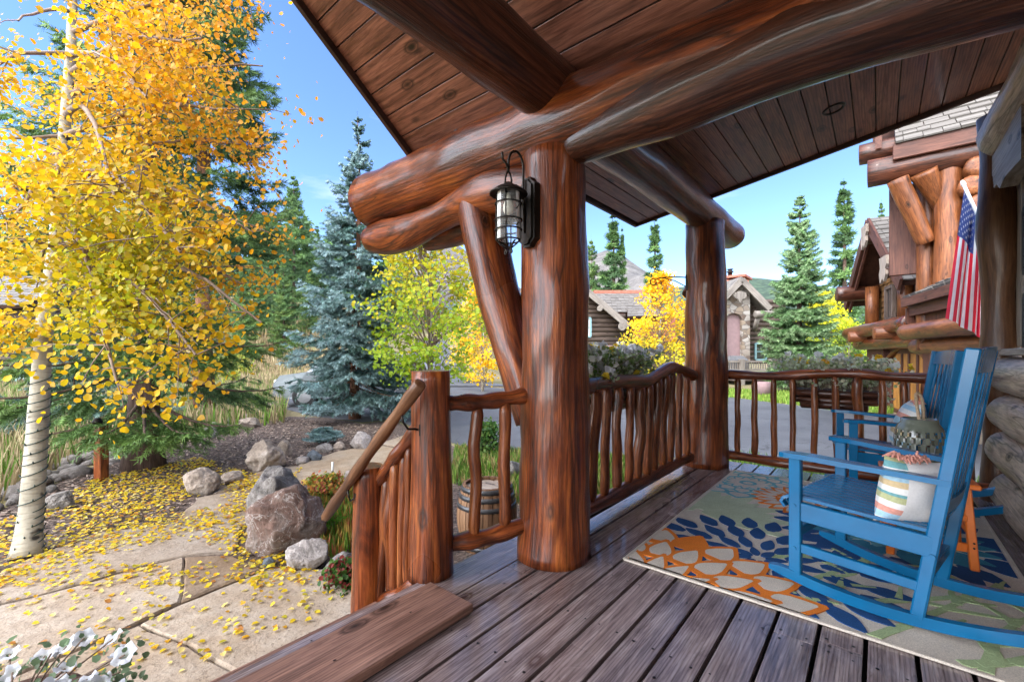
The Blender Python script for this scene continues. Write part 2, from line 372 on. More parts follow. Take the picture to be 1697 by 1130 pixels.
mb = MB(); mb.tube(log_pts((U1, 2.0, 2.14), (U1+.02, 1.58, .72), 30, (0, .03, 0)), [.148-.05*(i/29)**1.5 for i in range(30)], 28, .09, 2.4); mb.build('knee_brace', M['log'], house)
# plate log over both columns
mb = MB(); mb.tube(log_pts((-2.6, 1.385, 2.56), (5.68, 1.36, 2.535), 90), lin(.168, .16, 90), 36, .07, 2.0, dome=.25); mb.build('plate_log', M['log_dark'], house)
mb = MB(); mb.tube(log_pts((4.78, 1.55, 1.75), (5.3, 1.42, 2.45), 14), .07, 16, .08, 3); mb.build('knee_brace', M['log'], house)
# main roof over the railing side: boards along the porch, rising to the house
UF, VE, ZE, PIT = 4.85, 2.158, 2.648, .172
def zr(v): return ZE + PIT*(VE-v)
ang = math.atan(PIT)
mb = MB(); v = VE-.07
while v > -1.0:
    mb.box(((2.0+UF)/2, v, zr(v)+.012), (UF-2.0, .128, .022), Matrix.Rotation(-ang, 3, 'X'), .002); v -= .1335
mb.build('soffit', M['soffit'], house)
mb = MB()
def slab(mb, u0, u1, va, vb, z0, z1, th, mi=0):
    vs = [(u0, va, z0), (u1, va, z0), (u1, vb, z1), (u0, vb, z1)]; vs += [(x, y, z+th) for x, y, z in vs]
    mb.add(vs, [[3, 2, 1, 0], [4, 5, 6, 7], [0, 1, 5, 4], [1, 2, 6, 5], [2, 3, 7, 6], [3, 0, 4, 7]], None, mi)
slab(mb, 2.0, UF+.02, VE+.02, -3.5, zr(VE)+.03, zr(-3.5)+.03, .22); mb.build('roof', M['shingle'], house)
mb = MB(); mb.bar((2.02, VE+.035, ZE+.10), (UF+.05, VE+.035, ZE+.10), .035, .26); mb.bar((UF+.036, VE+.05, zr(VE)+.10), (UF+.036, -1.0, zr(-1.0)+.10), .035, .26, (0, 0, 1)); mb.build('fascia', M['trim'], house)
# entry gable: boards across, falling to the cross beam
PG = .765
def zg(u): return 2.625 + PG*(2.04-u)
ag = math.atan(PG); URG = -.35
mb = MB(); s = 0.0; ln = math.hypot(1, PG)
while True:
    u = 2.0 - s/ln
    if u < URG: break
    mb.box((u, .74, zg(u)+.012), (.15, 3.86, .022), Matrix.Rotation(ag, 3, 'Y'), .002, long=1); s += .157
s = 0
while s < 3.0:
    u = 2*URG - (2.0 - s/ln); mb.box((u, .74, zg(2*URG-u)+.012), (.15, 3.86, .022), Matrix.Rotation(-ag, 3, 'Y'), .006, long=1); s += .157
mb.build('soffit', M['soffit'], house)
mb = MB()
def slabu(mb, ua, ub, v0, v1, z0, z1, th):
    vs = [(ua, v0, z0), (ub, v0, z1), (ub, v1, z1), (ua, v1, z0)]; vs += [(x, y, z+th) for x, y, z in vs]
    mb.add(vs, [[3, 2, 1, 0], [4, 5, 6, 7], [0, 1, 5, 4], [1, 2, 6, 5], [2, 3, 7, 6], [3, 0, 4, 7]])
slabu(mb, 2.12, URG, -3.5, 2.67, zg(2.12)+.03, zg(URG)+.03, .22); slabu(mb, 2*URG-2.12, URG, -3.5, 2.67, zg(2.12)+.03, zg(URG)+.03, .22); mb.build('roof', M['shingle'], house)
mb = MB(); mb.bar((2.12, 2.685, zg(2.12)+.11), (URG, 2.685, zg(URG)+.11), .035, .27, (0, 0, 1)); mb.bar((2*URG-2.12, 2.685, zg(2.12)+.11), (URG, 2.685, zg(URG)+.11), .035, .27); mb.build('fascia', M['trim'], house)
mb = MB(); mb.box((2.06, .3, 2.75), (.06, 4.6, .42), None, .004); mb.build('valley_board', M['trim'], house)
# round recessed lamp in the ceiling
ray = at(1382, 181, 1) - Vector((0, 0, CAMZ)); k = (ZE+PIT*VE-CAMZ)/(ray.z+PIT*ray.y); cl = Vector((0, 0, CAMZ))+ray*k
mb = MB(); mb.lathe([(.052, .01), (.052, -.004), (.068, -.008), (.075, .0), (.075, .01)], (0, 0, 0), 28, 0, False); mb.lathe([(.001, .006), (.053, .006)], (0, 0, 0), 28, 1, False)
for q in mb.v: q.z += -PIT*q.y
mb.v = [q+cl for q in mb.v]; rl = mb.build('recessed_lamp', [M['iron'], M['black_gap']], house)
# wall of the house on the right
for k, (zc, r, ue) in enumerate(((.13, .15, 4.5), (.41, .15, 4.62), (.69, .145, 4.56), (.965, .14, 4.66))):
    mb = MB(); mb.tube(log_pts((-2.6, -.76, zc), (ue+.22, -.76, zc), 40), lin(r, r*.97, 40), 26, .08, 2.2, dome=.45); mb.build('wall_log', M['pale_log'], house)
mb = MB(); mb.box((1.0, -.95, 1.2), (7.4, .16, 3.4), None, .004); mb.build('wall', M['grey_board'], house)
mb = MB(); mb.box((1.0, -.79, 1.135), (7.7, .2, .05), None, .008); mb.build('window_sill', M['grey_board'], house)
mb = MB()
for u0, u1 in ((-2.5, 0.2), (4.78, 4.95)): mb.box(((u0+u1)/2, -.83, 1.95), (u1-u0, .08, 1.55), None, .005)
mb.box((1.2, -.83, 1.62), (7.5, .07, .16), None, .005); mb.box((1.2, -.83, 2.42), (7.5, .07, .5), None, .005); mb.build('window_trim', M['grey_board'], house)
for u0, u1, z0, z1 in ((2.4, 4.76, 1.71, 2.15), (2.4, 4.76, 1.17, 1.53)):
    mb = MB(); uc, zc = (u0+u1)/2, (z0+z1)/2
    for zz in (z0, z1): mb.box((uc, -.82, zz), (u1-u0, .06, .05), None, .005)
    for uu in (u0, u1, uc): mb.box((uu, -.82, zc), (.05, .058, z1-z0), None, .005)
    wf = mb.build('window', M['frame_dark'], house); mb = MB(); mb.box((uc, -.845, zc), (u1-u0, .012, z1-z0), None, .001); mb.build('pane', M['glass_dark'], wf)
mb = MB(); mb.tube(log_pts((4.97, -.72, -.3), (4.97, -.7, 2.95), 40, (.02, .0, 0)), [.105+.012*math.sin(i*.5) for i in range(40)], 26, .1, 2.6); mb.build('corner_post', M['handrail'], house)
mb = MB(); mb.tube(log_pts((1.5, -.74, 2.78), (4.86, -.70, 2.74), 30), .13, 24, .1, 2.4, dome=.4); mb.build('header_log', M['pale_log'], house)
pts = [(4.92, 2.62), (4.8, 2.68), (4.5, 2.72), (4.0, 2.72), (4.0, 2.3), (4.45, 2.33), (4.62, 2.30), (4.72, 2.36), (4.82, 2.36), (4.86, 2.46), (4.94, 2.5)]
mb = MB(); mb.prism([(u, -.66, z) for u, z in pts], (0, -1, 0), .09, 0, (1, 1, 1), (1, 0, 0)); mb.build('carved_bracket', M['grey_board'], house)

# ------------------------------------------------------------ railings
def stick(mb, p0, p1, r, kink=.0065, seg=10, n=11):
    p0, p1 = Vector(p0), Vector(p1); o = random.uniform(-40, 40); pts = []; rad = []
    for i in range(n):
        s = i/(n-1); e = math.sin(math.pi*s)**.7
        pts.append(p0.lerp(p1, s)+Vector((ns((s*3, o, 1), 1, 3)*kink*3*e, ns((s*3, o, 9), 1, 7)*kink*3*e, 0)))
        rad.append(r*(.68 if i in (0, n-1) else 1)*(1+.16*ns((s*4, o, 5), 1, 11)))
    mb.tube(pts, rad, seg, .1, 5)
def railing(name, label, top, tr, bot, br, ats, cat='railing', zt=None, br_m='baluster', rad=.03):
    mid = (Vector(top[0])+Vector(top[-1]))/2
    t = thing(name, label, cat, (mid.x, mid.y, 0), 0, 'log railings of the porch')
    def spl(pts, n=40):
        P = [Vector(p) for p in pts]; out = []
        for i in range(len(P)-1):
            a, b_, c_, d_ = P[max(i-1, 0)], P[i], P[i+1], P[min(i+2, len(P)-1)]
            for k in range(max(2, n//(len(P)-1))):
                s = k/max(2, n//(len(P)-1)); out.append(.5*((2*b_)+(c_-a)*s+(2*a-5*b_+4*c_-d_)*s*s+(3*b_-a-3*c_+d_)*s**3))
        return out+[P[-1]]
    T = spl(top); B = spl(bot)
    mb = MB(); mb.tube(T, [tr*(1+.1*math.sin(i*.6)) for i in range(len(T))], 18, .12, 3.2, dome=.3); mb.build('top_rail', M['log'], t)
    mb = MB(); mb.tube(B, [br*(1+.1*math.sin(i*.5+1)) for i in range(len(B))], 18, .12, 3.2, dome=.3); mb.build('bottom_rail', M['log'], t)
    def lerp_on(P, s):
        D = [0]
        for i in range(len(P)-1): D.append(D[-1]+Vector((P[i+1].x-P[i].x, P[i+1].y-P[i].y, 0)).length)
        x = s*D[-1]
        for i in range(len(P)-1):
            if D[i+1] >= x: return P[i].lerp(P[i+1], (x-D[i])/max(D[i+1]-D[i], 1e-6))
        return P[-1]
    for s in ats:
        mb = MB(); a = lerp_on(B, s); c_ = lerp_on(T, s); stick(mb, a+Vector((random.uniform(-.012, .012), random.uniform(-.006, .006), 0)), c_+Vector((random.uniform(-.014, .014), random.uniform(-.006, .006), 0)), rad*random.uniform(.76, 1.2), random.uniform(.003, .012)); mb.build('baluster', M[br_m], t)
    return t
newel = Vector((1.455, 1.765, 0))
railing('porch_railing', 'long railing of crooked peeled sticks between the two fat porch columns', [(2.2, 1.46, .885), (2.55, 1.45, .915), (3.0, 1.46, .92), (3.4, 1.45, .90), (3.7, 1.44, .955), (4.0, 1.45, 1.0), (4.25, 1.44, .965), (4.52, 1.42, .905)], .052,
        [(2.15, 1.47, .115), (3.0, 1.46, .105), (3.8, 1.47, .095), (4.55, 1.44, .1)], .05, [.1+.0755*i for i in range(12)], rad=.036)
railing('porch_railing', 'far railing with a bowed top rail from the far column to the house wall', [(4.8, 1.2, .915), (4.8, .75, .915), (4.79, .25, .955), (4.79, -.15, .93), (4.8, -.68, .925)], .043,
        [(4.8, 1.2, .108), (4.79, .4, .1), (4.8, -.7, .108)], .045, [(1.2-v_at(x, 4.8))/1.89 for x in (1222, 1251, 1282, 1314, 1350, 1386, 1423, 1463, 1500, 1535, 1570, 1605)], rad=.032)
t = railing('porch_railing', 'short two stick railing between the round newel post and the near column', [(1.5, 1.73, .865), (1.7, 1.61, .87), (1.95, 1.46, .9)], .042, [(1.5, 1.74, .135), (1.7, 1.6, .15), (1.95, 1.46, .2)], .044, [.34, .66], rad=.042)
t = railing('stair_railing', 'stair railing of thin sticks stepping down from the newel post beside the stairs', [(1.44, 1.7, .86), (1.42, 1.95, .62), (1.40, 2.17, .385)], .04, [(1.44, 1.72, .02), (1.42, 1.95, -.16), (1.39, 2.19, -.3)], .05, [.22, .33, .44, .55, .66, .76, .86], rad=.025)
mb = MB(); mb.tube(log_pts((newel.x, newel.y, -.02), (newel.x, newel.y, 1.035), 24, (.006, 0, 0)), lin(.118, .095, 24), 30, .07, 2.6); mb.build('newel_post', M['log'], t)
mb = MB(); mb.tube(log_pts((1.365, 2.2, GZ-.05), (1.365, 2.2, .495), 20), lin(.092, .08, 20), 26, .08, 2.8); mb.build('lower_post', M['log'], t)
h = thing('handrail', 'round brown handrail pole sloping beside the stairs on two small iron hooks', 'handrail', (1.27, 2.05, 0))
P = log_pts((1.275, 1.62, .985), (1.25, 2.46, .175), 24, (.0, 0, .012)); mb = MB(); mb.tube(P, [.029+.003*math.sin(i) for i in range(24)], 18, .08, 4, dome=.15); mb.build('pole', M['handrail'], h)
for q, post in ((.16, newel), (.72, Vector((1.365, 2.2, 0)))):
    p = Vector((1.275, 1.62, .985)).lerp(Vector((1.25, 2.46, .175)), q); e = Vector((post.x-.09, post.y-.02, p.z-.11)) if q < .5 else Vector((post.x-.075, post.y, p.z-.07))
    mb = MB(); mb.tube([p+Vector((0, 0, -.02)), p+Vector((.005, .0, -.06)), p.lerp(e, .35)+Vector((0, 0, -.06)), p.lerp(e, .75)+Vector((0, 0, -.02)), e], .006, 8); mb.box(e, (.012, .03, .06), None, .003); mb.build('bracket', M['iron'], h)
pl = thing('plank', 'flat wide reddish board lying along the deck edge at the top of the stairs', 'board', (.4, 1.49, 0))
mb = MB(); mb.box((.372, 1.49, .0225), (1.95, .288, .038), None, .005)
for x, y in ((1.13, 1.5), (.78, 1.47), (.25, 1.52)):
    mb.add([(x+.006*math.cos(i*math.pi/3), y+.004*math.sin(i*math.pi/3), .0432) for i in range(6)], [list(range(6))], None, 1)
pb = mb.build('board', [M['plank'], M['nail']], pl)
# ------------------------------------------------------------ wall lantern on the near column
nl = Vector(cw(-.78, -.62, 0)); nl.normalize(); sl_ = Vector((-nl.y, nl.x, 0)); Lc = col1 + nl*.325 + Vector((0, 0, 1.865)); Zv = Vector((0, 0, 1))
lan = thing('wall_lantern', 'black iron caged lantern with a glass cylinder hanging on the near column', 'lantern', (Lc.x, Lc.y, 1.6))
def LP(n, s, z): return col1 + nl*n + sl_*s + Zv*(1.865+z)
mb = MB()
for wd_, hh, n_, cut in ((.062, .185, .19, .02), (.048, .17, .202, .016)):
    pts = [(-wd_, -hh+cut*2), (-wd_*.6, -hh+cut), (-wd_*.4, -hh), (wd_*.4, -hh), (wd_*.6, -hh+cut), (wd_, -hh+cut*2), (wd_, hh-cut*2), (wd_*.6, hh-cut), (wd_*.4, hh), (-wd_*.4, hh), (-wd_*.6, hh-cut), (-wd_, hh-cut*2)]
    mb.prism([LP(n_-.03, s, z+.01) for s, z in pts], nl, .042)
mb.build('back_plate', M['iron'], lan)
arc = [LP(.215, 0, -.1), LP(.225, 0, .1)] + [LP(.225+.05-.05*math.cos(a), 0, .24+.075*math.sin(a)) for a in lin(0, math.pi, 14)] + [LP(.325, 0, .19)]
mb = MB(); mb.tube(arc, .0065, 10); mb.tube([LP(.325, 0, .205), LP(.34, .0, .235), LP(.362, .0, .25), LP(.365, .0, .28)], .006, 8, dome=1.0)
for s in (-1, 1): mb.tube([LP(.325+.022*s, 0, .115), LP(.325+.02*s, 0, .16), LP(.325+.008*s, 0, .195)], .005, 8)
mb.build('hook_arm', M['iron'], lan)
mb = MB(); mb.lathe([(.016, .14), (.03, .128), (.05, .118), (.062, .112), (.098, .085), (.1, .079), (.094, .077), (.06, .09), (.012, .094)], LP(.325, 0, 0), 32); mb.build('cap', M['iron'], lan)
mg, t_, b_ = mat('lantern_glass'); b_.inputs['Base Color'].default_value = (.95, .97, .95, 1); b_.inputs['Roughness'].default_value = .03
tr_ = nd(t_, 'ShaderNodeBsdfTransparent'); ms_ = nd(t_, 'ShaderNodeMixShader'); fr_ = nd(t_, 'ShaderNodeFresnel', IOR=1.4)
ad_ = nd(t_, 'ShaderNodeMath', operation='ADD'); ad_.inputs[1].default_value = .1; t_.links.new(fr_.outputs[0], ad_.inputs[0])
t_.links.new(ad_.outputs[0], ms_.inputs[0]); t_.links.new(tr_.outputs[0], ms_.inputs[1]); t_.links.new(b_.outputs[0], ms_.inputs[2]); t_.links.new(ms_.outputs[0], t_.nodes['Material Output'].inputs[0])
mb = MB(); mb.lathe([(.058, .085), (.058, -.155), (.05, -.158)], LP(.325, 0, 0), 32, 0, False); mb.build('glass', mg, lan)
M['bulb'] = plain('bulb_glass', (.75, .72, .62), .25, 0, .05, 5, 0)
mb = MB(); mb.lathe([(.012, .085), (.013, .055), (.02, .045), (.029, .02), (.029, .0), (.022, -.018), (.002, -.027)], LP(.325, 0, 0), 20); mb.build('bulb', M['bulb'], lan)
mb = MB(); c0 = LP(.325, 0, 0)
def ring(mb, c, r, th, seg=32): mb.tube([c+Vector((r*math.cos(a), r*math.sin(a), 0)) for a in lin(0, 2*math.pi, seg+1)], th, 6, cap=False)
for z, r in ((.03, .068), (-.055, .07), (-.105, .069), (-.158, .06)): ring(mb, c0+Zv*z, r, .0042)
for k in range(4):
    a = k*math.pi/2+.5; d = Vector((math.cos(a), math.sin(a), 0))
    mb.tube([c0+d*.062+Zv*.09, c0+d*.064+Zv*.0, c0+d*.064+Zv*-.15, c0+d*.045+Zv*-.175, c0+d*.012+Zv*-.2], .0042, 6)
for s in (-1, 1):
    mb.tube([c0+sl_*s*.055*math.cos(0)+Zv*-.165] + [c0+sl_*s*(.012+.02*q*(1-.3*q)+.012*math.sin(q*5))+Zv*(-.195-.03*math.sin(q*2.6)) for q in lin(0, 1.6, 12)], .0048, 6)
    for z in (.01, -.075): mb.tube([c0+sl_*s*(.066+.02*math.sin(a))+Zv*(z-.02+.02*a/1.57) for a in lin(0, math.pi, 9)], .0035, 6)
mb.build('cage', M['iron'], lan)
# iron plant hook on the far column
ph = thing('plant_hook', 'thin curled iron plant hook reaching out from the far column', 'hook', (col2.x, col2.y, 1.9))
c = col2 + Zv*1.9; dl = cw(-1, .05, 0); dl.normalize()
mb = MB(); mb.tube([c+dl*.15, c+dl*.3+Zv*.01, c+dl*.45, c+dl*.5-Zv*.02]+[c+dl*(.515+.03*math.cos(a))+Zv*(-.04+.035*math.sin(a)) for a in lin(1.8, -3.4, 12)], .006, 8); mb.tube([c+dl*.17-Zv*.1, c+dl*.3-Zv*.03, c+dl*.42], .005, 8); mb.box(c+dl*.175-Zv*.05, (.02, .03, .16), None, .003); mb.build('arm', M['iron'], ph)

# ------------------------------------------------------------ rug
rugc = [('rug_ground', (.68, .6, .5)), ('rug_orange', (.8, .22, .03)), ('rug_navy', (.022, .08, .22)), ('rug_aqua', (.17, .42, .46)), ('rug_green', (.4, .5, .26)), ('rug_pale_green', (.5, .56, .38)), ('rug_teal', (.05, .24, .34))]
RM = []
for n_, c_ in rugc:
    m, t, b = mat(n_); g = coords(t, 'object'); n1 = noise_n(t, g, 260, 2, .5)
    ww = nd(t, 'ShaderNodeTexWave', Scale=95, Distortion=.6); t.links.new(g, ww.inputs['Vector'])
    n2 = noise_n(t, g, 6, 3); cc = ramp(t, n1, [(.3, tuple(x*.72 for x in c_)), (.7, tuple(x*1.12 for x in c_))])
    cc = mixc(t, cc, ramp(t, n2, [(.3, (.82, .82, .82)), (.7, (1, 1, 1))]), 1, 'MULTIPLY'); t.links.new(cc, b.inputs['Base Color']); b.inputs['Roughness'].default_value = .95; b.inputs['Specular IOR Level'].default_value = .15
    ad = nd(t, 'ShaderNodeMath', operation='ADD'); t.links.new(n1, ad.inputs[0]); t.links.new(ww.outputs['Fac'], ad.inputs[1]); bump(t, b, ad.outputs[0], .35, .003); RM.append(m)
U0, V0, SL, TL = 2.216, 1.062, 2.37, 1.61
rug = thing('rug', 'flat woven porch rug with orange navy aqua and green flower pattern under the rocking chairs', 'rug', (U0+SL/2, V0-TL/2, 0))
mb = MB(); mb.box((U0+SL/2, V0-TL/2, .006), (SL, TL, .008), None, .003)
for a, b2, wd_ in (((0, 0), (SL, 0), .016), ((0, TL), (SL, TL), .016), ((0, 0), (0, TL), .016), ((SL, 0), (SL, TL), .016)):
    mb.bar((U0+a[0], V0-a[1], .0075), (U0+b2[0], V0-b2[1], .0075), wd_, .011)
def clip(poly):
    for ax, lim, sg in ((0, .018, 1), (0, SL-.018, -1), (1, .018, 1), (1, TL-.018, -1)):
        out = []; n = len(poly)
        for i in range(n):
            p, q = poly[i], poly[(i+1) % n]; a, b2 = (p[ax]-lim)*sg, (q[ax]-lim)*sg
            if a >= 0: out.append(p)
            if (a >= 0) != (b2 >= 0): s = a/(a-b2); out.append((p[0]+(q[0]-p[0])*s, p[1]+(q[1]-p[1])*s))
        poly = out
        if len(poly) < 3: return []
    return poly
def patch(poly, z, mi):
    poly = clip(poly)
    if len(poly) >= 3:
        ar = sum(poly[i][0]*poly[(i+1) % len(poly)][1]-poly[(i+1) % len(poly)][0]*poly[i][1] for i in range(len(poly)))
        if ar > 0: poly = poly[::-1]
        mb.prism([(U0+s, V0-t, .0095) for s, t in poly], (0, 0, 1), z-.0095+random.uniform(0, .0007), mi)
def petal(c, a, r0, r1, w, wob=.1, n=7, tip=.5):
    L = []; ca, sa = math.cos(a), math.sin(a)
    for side in (1, -1):
        for i in (range(n) if side > 0 else range(n-1, -1, -1)):
            q = i/(n-1); ww = w*math.sin(math.pi*min(max(q, .04), .97)**(.5+tip*.6))**.75*side*.5*(1+random.uniform(-wob, wob)); r = r0+(r1-r0)*q
            L.append((c[0]+r*ca-ww*sa, c[1]+r*sa+ww*ca))
    return L
def inset(poly, k):
    cx = sum(p[0] for p in poly)/len(poly); cy = sum(p[1] for p in poly)/len(poly); return [(cx+(p[0]-cx)*k, cy+(p[1]-cy)*k) for p in poly]
# pale green leaves around (1.0,.1)
for k in range(16):
    a = -1.7+k*.235; patch(petal((1.03, .08), a, .03, .62 if k % 2 else .5, .15, .05), .0125, 5)
# aqua outlined flower
for k in range(13):
    a = 2*math.pi*k/13+.2
    for r0, r1, w in ((.05, .2, .09), (.2, .33, .14), (.33, .47, .19)):
        p = petal((1.98, .2), a, r0, r1, w, .03, 7, .1); patch(inset(p, 1.14), .0132, 3); patch(inset(p, .76), .0138, 0)
# orange chrysanthemum
for ring_, (r0, r1, n_, w) in enumerate(((.18, .37, 22, .1), (.06, .23, 14, .09))):
    for k in range(n_):
        p = petal((1.72, .66), 2*math.pi*k/n_+ring_*.2, r0, r1, w, .05, 7, .1); patch(inset(p, 1.1), .0144+.0004*ring_, 1); patch(inset(p, .66), .0148+.0004*ring_, 0)
# navy dahlia
for ring_, (r0, r1, n_, w) in enumerate(((.45, .64, 24, .095), (.29, .47, 18, .088), (.14, .3, 13, .07), (.035, .14, 8, .05))):
    for k in range(n_):
        a = 2*math.pi*(k+.5*(ring_ % 2))/n_; patch(petal((.47, .56), a+random.uniform(-.04, .04), r0, r1, w, .07, 8, .5), .0135+.0003*ring_, 2)
# orange scallops in the front corner
for ring_, (r0, r1, n_, w) in enumerate(((.56, .8, 13, .2), (.36, .62, 11, .165), (.14, .42, 9, .13))):
    for k in range(n_):
        a = -1.2+2.9*(k+.5*(ring_ % 2))/(n_-1)*1.05; p = petal((-.24, .18), a, r0, r1, w, .03, 9, .05); patch(inset(p, 1.05), .0152+.0008*ring_, 1); patch(inset(p, .72), .0156+.0008*ring_, 0)
# teal and navy flower near the wall
for ring_, (r0, r1, n_, w, mi) in enumerate(((.4, .62, 24, .12, 2), (.26, .46, 20, .1, 6), (.13, .3, 15, .09, 3), (.03, .15, 8, .08, 3))):
    for k in range(n_):
        patch(petal((1.36, 1.12), 2*math.pi*(k+.5*(ring_ % 2))/n_+random.uniform(-.05, .05), r0, r1, w, .08, 8, .5), .0126+.0004*ring_, mi)
for ring_, (r0, r1, n_, w, mi) in enumerate(((.26, .46, 18, .13, 6), (.08, .28, 13, .11, 3))):
    for k in range(n_): patch(petal((2.2, 1.15), 2*math.pi*(k+.5*ring_)/n_, r0, r1, w, .08, 8, .5), .0126+.0004*ring_, mi)
# green branching twigs
def stroke(pts, w, z):
    for i in range(len(pts)-1):
        (x0, y0), (x1, y1) = pts[i], pts[i+1]; L = math.hypot(x1-x0, y1-y0) or 1; nx, ny = -(y1-y0)/L*w/2, (x1-x0)/L*w/2; ex, ey = (x1-x0)/L*w*.3, (y1-y0)/L*w*.3
        patch([(x0+nx-ex, y0+ny-ey), (x1+nx*.85+ex, y1+ny*.85+ey), (x1-nx*.85+ex, y1-ny*.85+ey), (x0-nx-ex, y0-ny-ey)], z+random.uniform(0, .0006), 4)
def twig(p, a, L, w, depth):
    pts = [p]; q = a
    bend = random.uniform(-.22, .22); NS = 10
    for i in range(NS): q += bend*.45+random.uniform(-.07, .07); pts.append((pts[-1][0]+L/NS*math.cos(q), pts[-1][1]+L/NS*math.sin(q)))
    for i in range(NS): stroke(pts[i:i+2], w*(1.15-.75*i/NS), .0128+.0007*depth)
    if depth < 1:
        for i in (2, 3, 5, 6, 8, 9):
            s = 1 if i % 2 else -1; qi = math.atan2(pts[i+1][1]-pts[i-1][1], pts[i+1][0]-pts[i-1][0]); twig(pts[i], qi+s*random.uniform(.55, .85), L*random.uniform(.17, .27), w*.8, depth+1)
for p, a, L in (((.55, .62), .95, .7), ((.06, .62), .55, .95), ((.02, 1.05), .5, 1.0), ((.3, 1.0), .9, .85), ((.02, 1.35), .2, .8), ((1.9, 1.5), -1.0, .5), ((.03, 1.3), .9, .6), ((.02, .8), .1, .5)): twig(p, a+.0, L, .036, 0)
mb.build('rug_weave', RM, rug)

# ------------------------------------------------------------ rocking chairs
m, t, b = mat('blue_paint'); n = noise_n(t, coords(t, 'object'), 5, 4); t.links.new(ramp(t, n, [(.3, (.002, .095, .22)), (.7, (.003, .13, .29))]), b.inputs['Base Color'])
b.inputs['Roughness'].default_value = .26; b.inputs['Specular IOR Level'].default_value = .4; b.inputs['Coat Weight'].default_value = .12; b.inputs['Coat Roughness'].default_value = .12; bump(t, b, noise_n(t, coords(t, 'grain', (60, 60, 2)), 1, 3), .12, .003); M['blue'] = m
def rocker_z(y): return (y+.10)**2/(2*1.45) + .012
def make_chair(label, loc, rz):
    c = thing('rocking_chair', label, 'rocking chair', loc, rz, 'blue wooden rocking chairs'); W = .245
    def Wy(y): return .245 + .065*(y+.2)/.415
    for sx in (-1, 1):
        mb = MB(); ys = lin(.32, -.72, 26); vs = []
        for y in ys:
            z0 = rocker_z(y)-.004+(.03*max(0, (-y-.6)/.12)**2 if y < -.6 else 0); hh = .048 if y < .26 else .048*(1-.5*(y-.26)/.06)
            for dx, dz in ((-.018, .003), (.018, .003), (.018, hh), (-.018, hh)): vs.append((sx*Wy(y)+dx, y, z0+dz))
        n = len(ys); fs = [[3, 2, 1, 0], [4*(n-1)+k for k in range(4)]]
        for i in range(n-1):
            for k in range(4): fs.append([4*i+k, 4*i+(k+1) % 4, 4*i+4+(k+1) % 4, 4*i+4+k])
        mb.add(vs, [f[::-1] for f in fs], [(v[0]*1, v[2], v[1]) for v in vs]); mb.build('rocker', M['blue'], c, True)
        mb = MB(); mb.box((sx*Wy(.215), .215, (.62+rocker_z(.215)+.03)/2), (.034, .05, .62-rocker_z(.215)-.03), None, .004)
        for z in (.2, .4): mb.tube([(sx*(Wy(.215)+.017), .215, z), (sx*(Wy(.215)+.0225), .215, z)], .009, 10)
        mb.build('front_leg', M['blue'], c, True)
        mb = MB(); mb.bar((sx*W, -.2, rocker_z(-.2)+.03), (sx*(W-.012), -.357, 1.13), .034, .046, (0, 1, 0), .006)
        mb.tube([(sx*(W+.015), -.247, .31), (sx*(W+.024), -.247, .31)], .011, 10); mb.build('back_post', M['blue'], c, True)
        mb = MB(); yy = [.275, .25, .16, 0, -.15, -.3]; wwd = [.03, .068, .08, .07, .052, .042]
        vs = []; zz = [.632, .634, .634, .624, .616, .606]
        for y, w_, z in zip(yy, wwd, zz): q = sx*(Wy(y)+.008); vs += [(q-w_/2, y, z-.011), (q+w_/2, y, z-.011), (q+w_/2, y, z+.011), (q-w_/2, y, z+.011)]
        fs = [[3, 2, 1, 0], [20, 21, 22, 23]]
        for i in range(5):
            for k in range(4): fs.append([4*i+k, 4*i+(k+1) % 4, 4*i+4+(k+1) % 4, 4*i+4+k])
        mb.add(vs, [f[::-1] for f in fs], [(v[0], v[2], v[1]) for v in vs]); mb.build('armrest', M['blue'], c, True)
        mb = MB(); mb.bar((sx*Wy(.2), .2, .205), (sx*W, -.21, .175), .024, .042); mb.build('side_stretcher', M['blue'], c, True)
        mb = MB(); mb.bar((sx*Wy(.2), .2, .375), (sx*W, -.25, .345), .026, .085); mb.build('seat_apron', M['blue'], c, True)
    mb = MB(); mb.bar((-.292, .215, .27), (.292, .215, .27), .026, .045); mb.build('front_stretcher', M['blue'], c, True)
    mb = MB(); mb.bar((-W+.018, -.215, .2), (W-.018, -.215, .2), .026, .045); mb.build('rear_stretcher', M['blue'], c, True)
    prof = [(.268, .375), (.285, .40), (.275, .425), (.245, .44), (.15, .437), (.03, .427), (-.1, .416), (-.25, .408)]
    mb = MB()
    for k in range(12):
        vs = []
        for i, (y, z) in enumerate(prof):
            a = Vector((0, prof[min(i+1, 7)][0]-prof[max(i-1, 0)][0], prof[min(i+1, 7)][1]-prof[max(i-1, 0)][1])).normalized(); nn = Vector((0, a.z, -a.y)) if i <= 3 else Vector((0, 0, 1))
            x = (-.253+k*.046)*Wy(y)/.275; q = .0155*Wy(y)/.275
            for dx, dn in ((-q, -.014), (q, -.014), (q, 0), (-q, 0)): vs.append(Vector((x+dx, y, z))+nn*dn)
        fs = [[0, 1, 2, 3], [31, 30, 29, 28]]
        for i in range(7):
            for q in range(4): fs.append([4*i+q, 4*i+4+q, 4*i+4+(q+1) % 4, 4*i+(q+1) % 4])
        mb.add(vs, fs, [(v[0], v[2], v[1]) for v in vs])
    mb.build('seat', M['blue'], c, True)
    def bp(z): s = (z-.05)/1.08; return -.2-.157*s
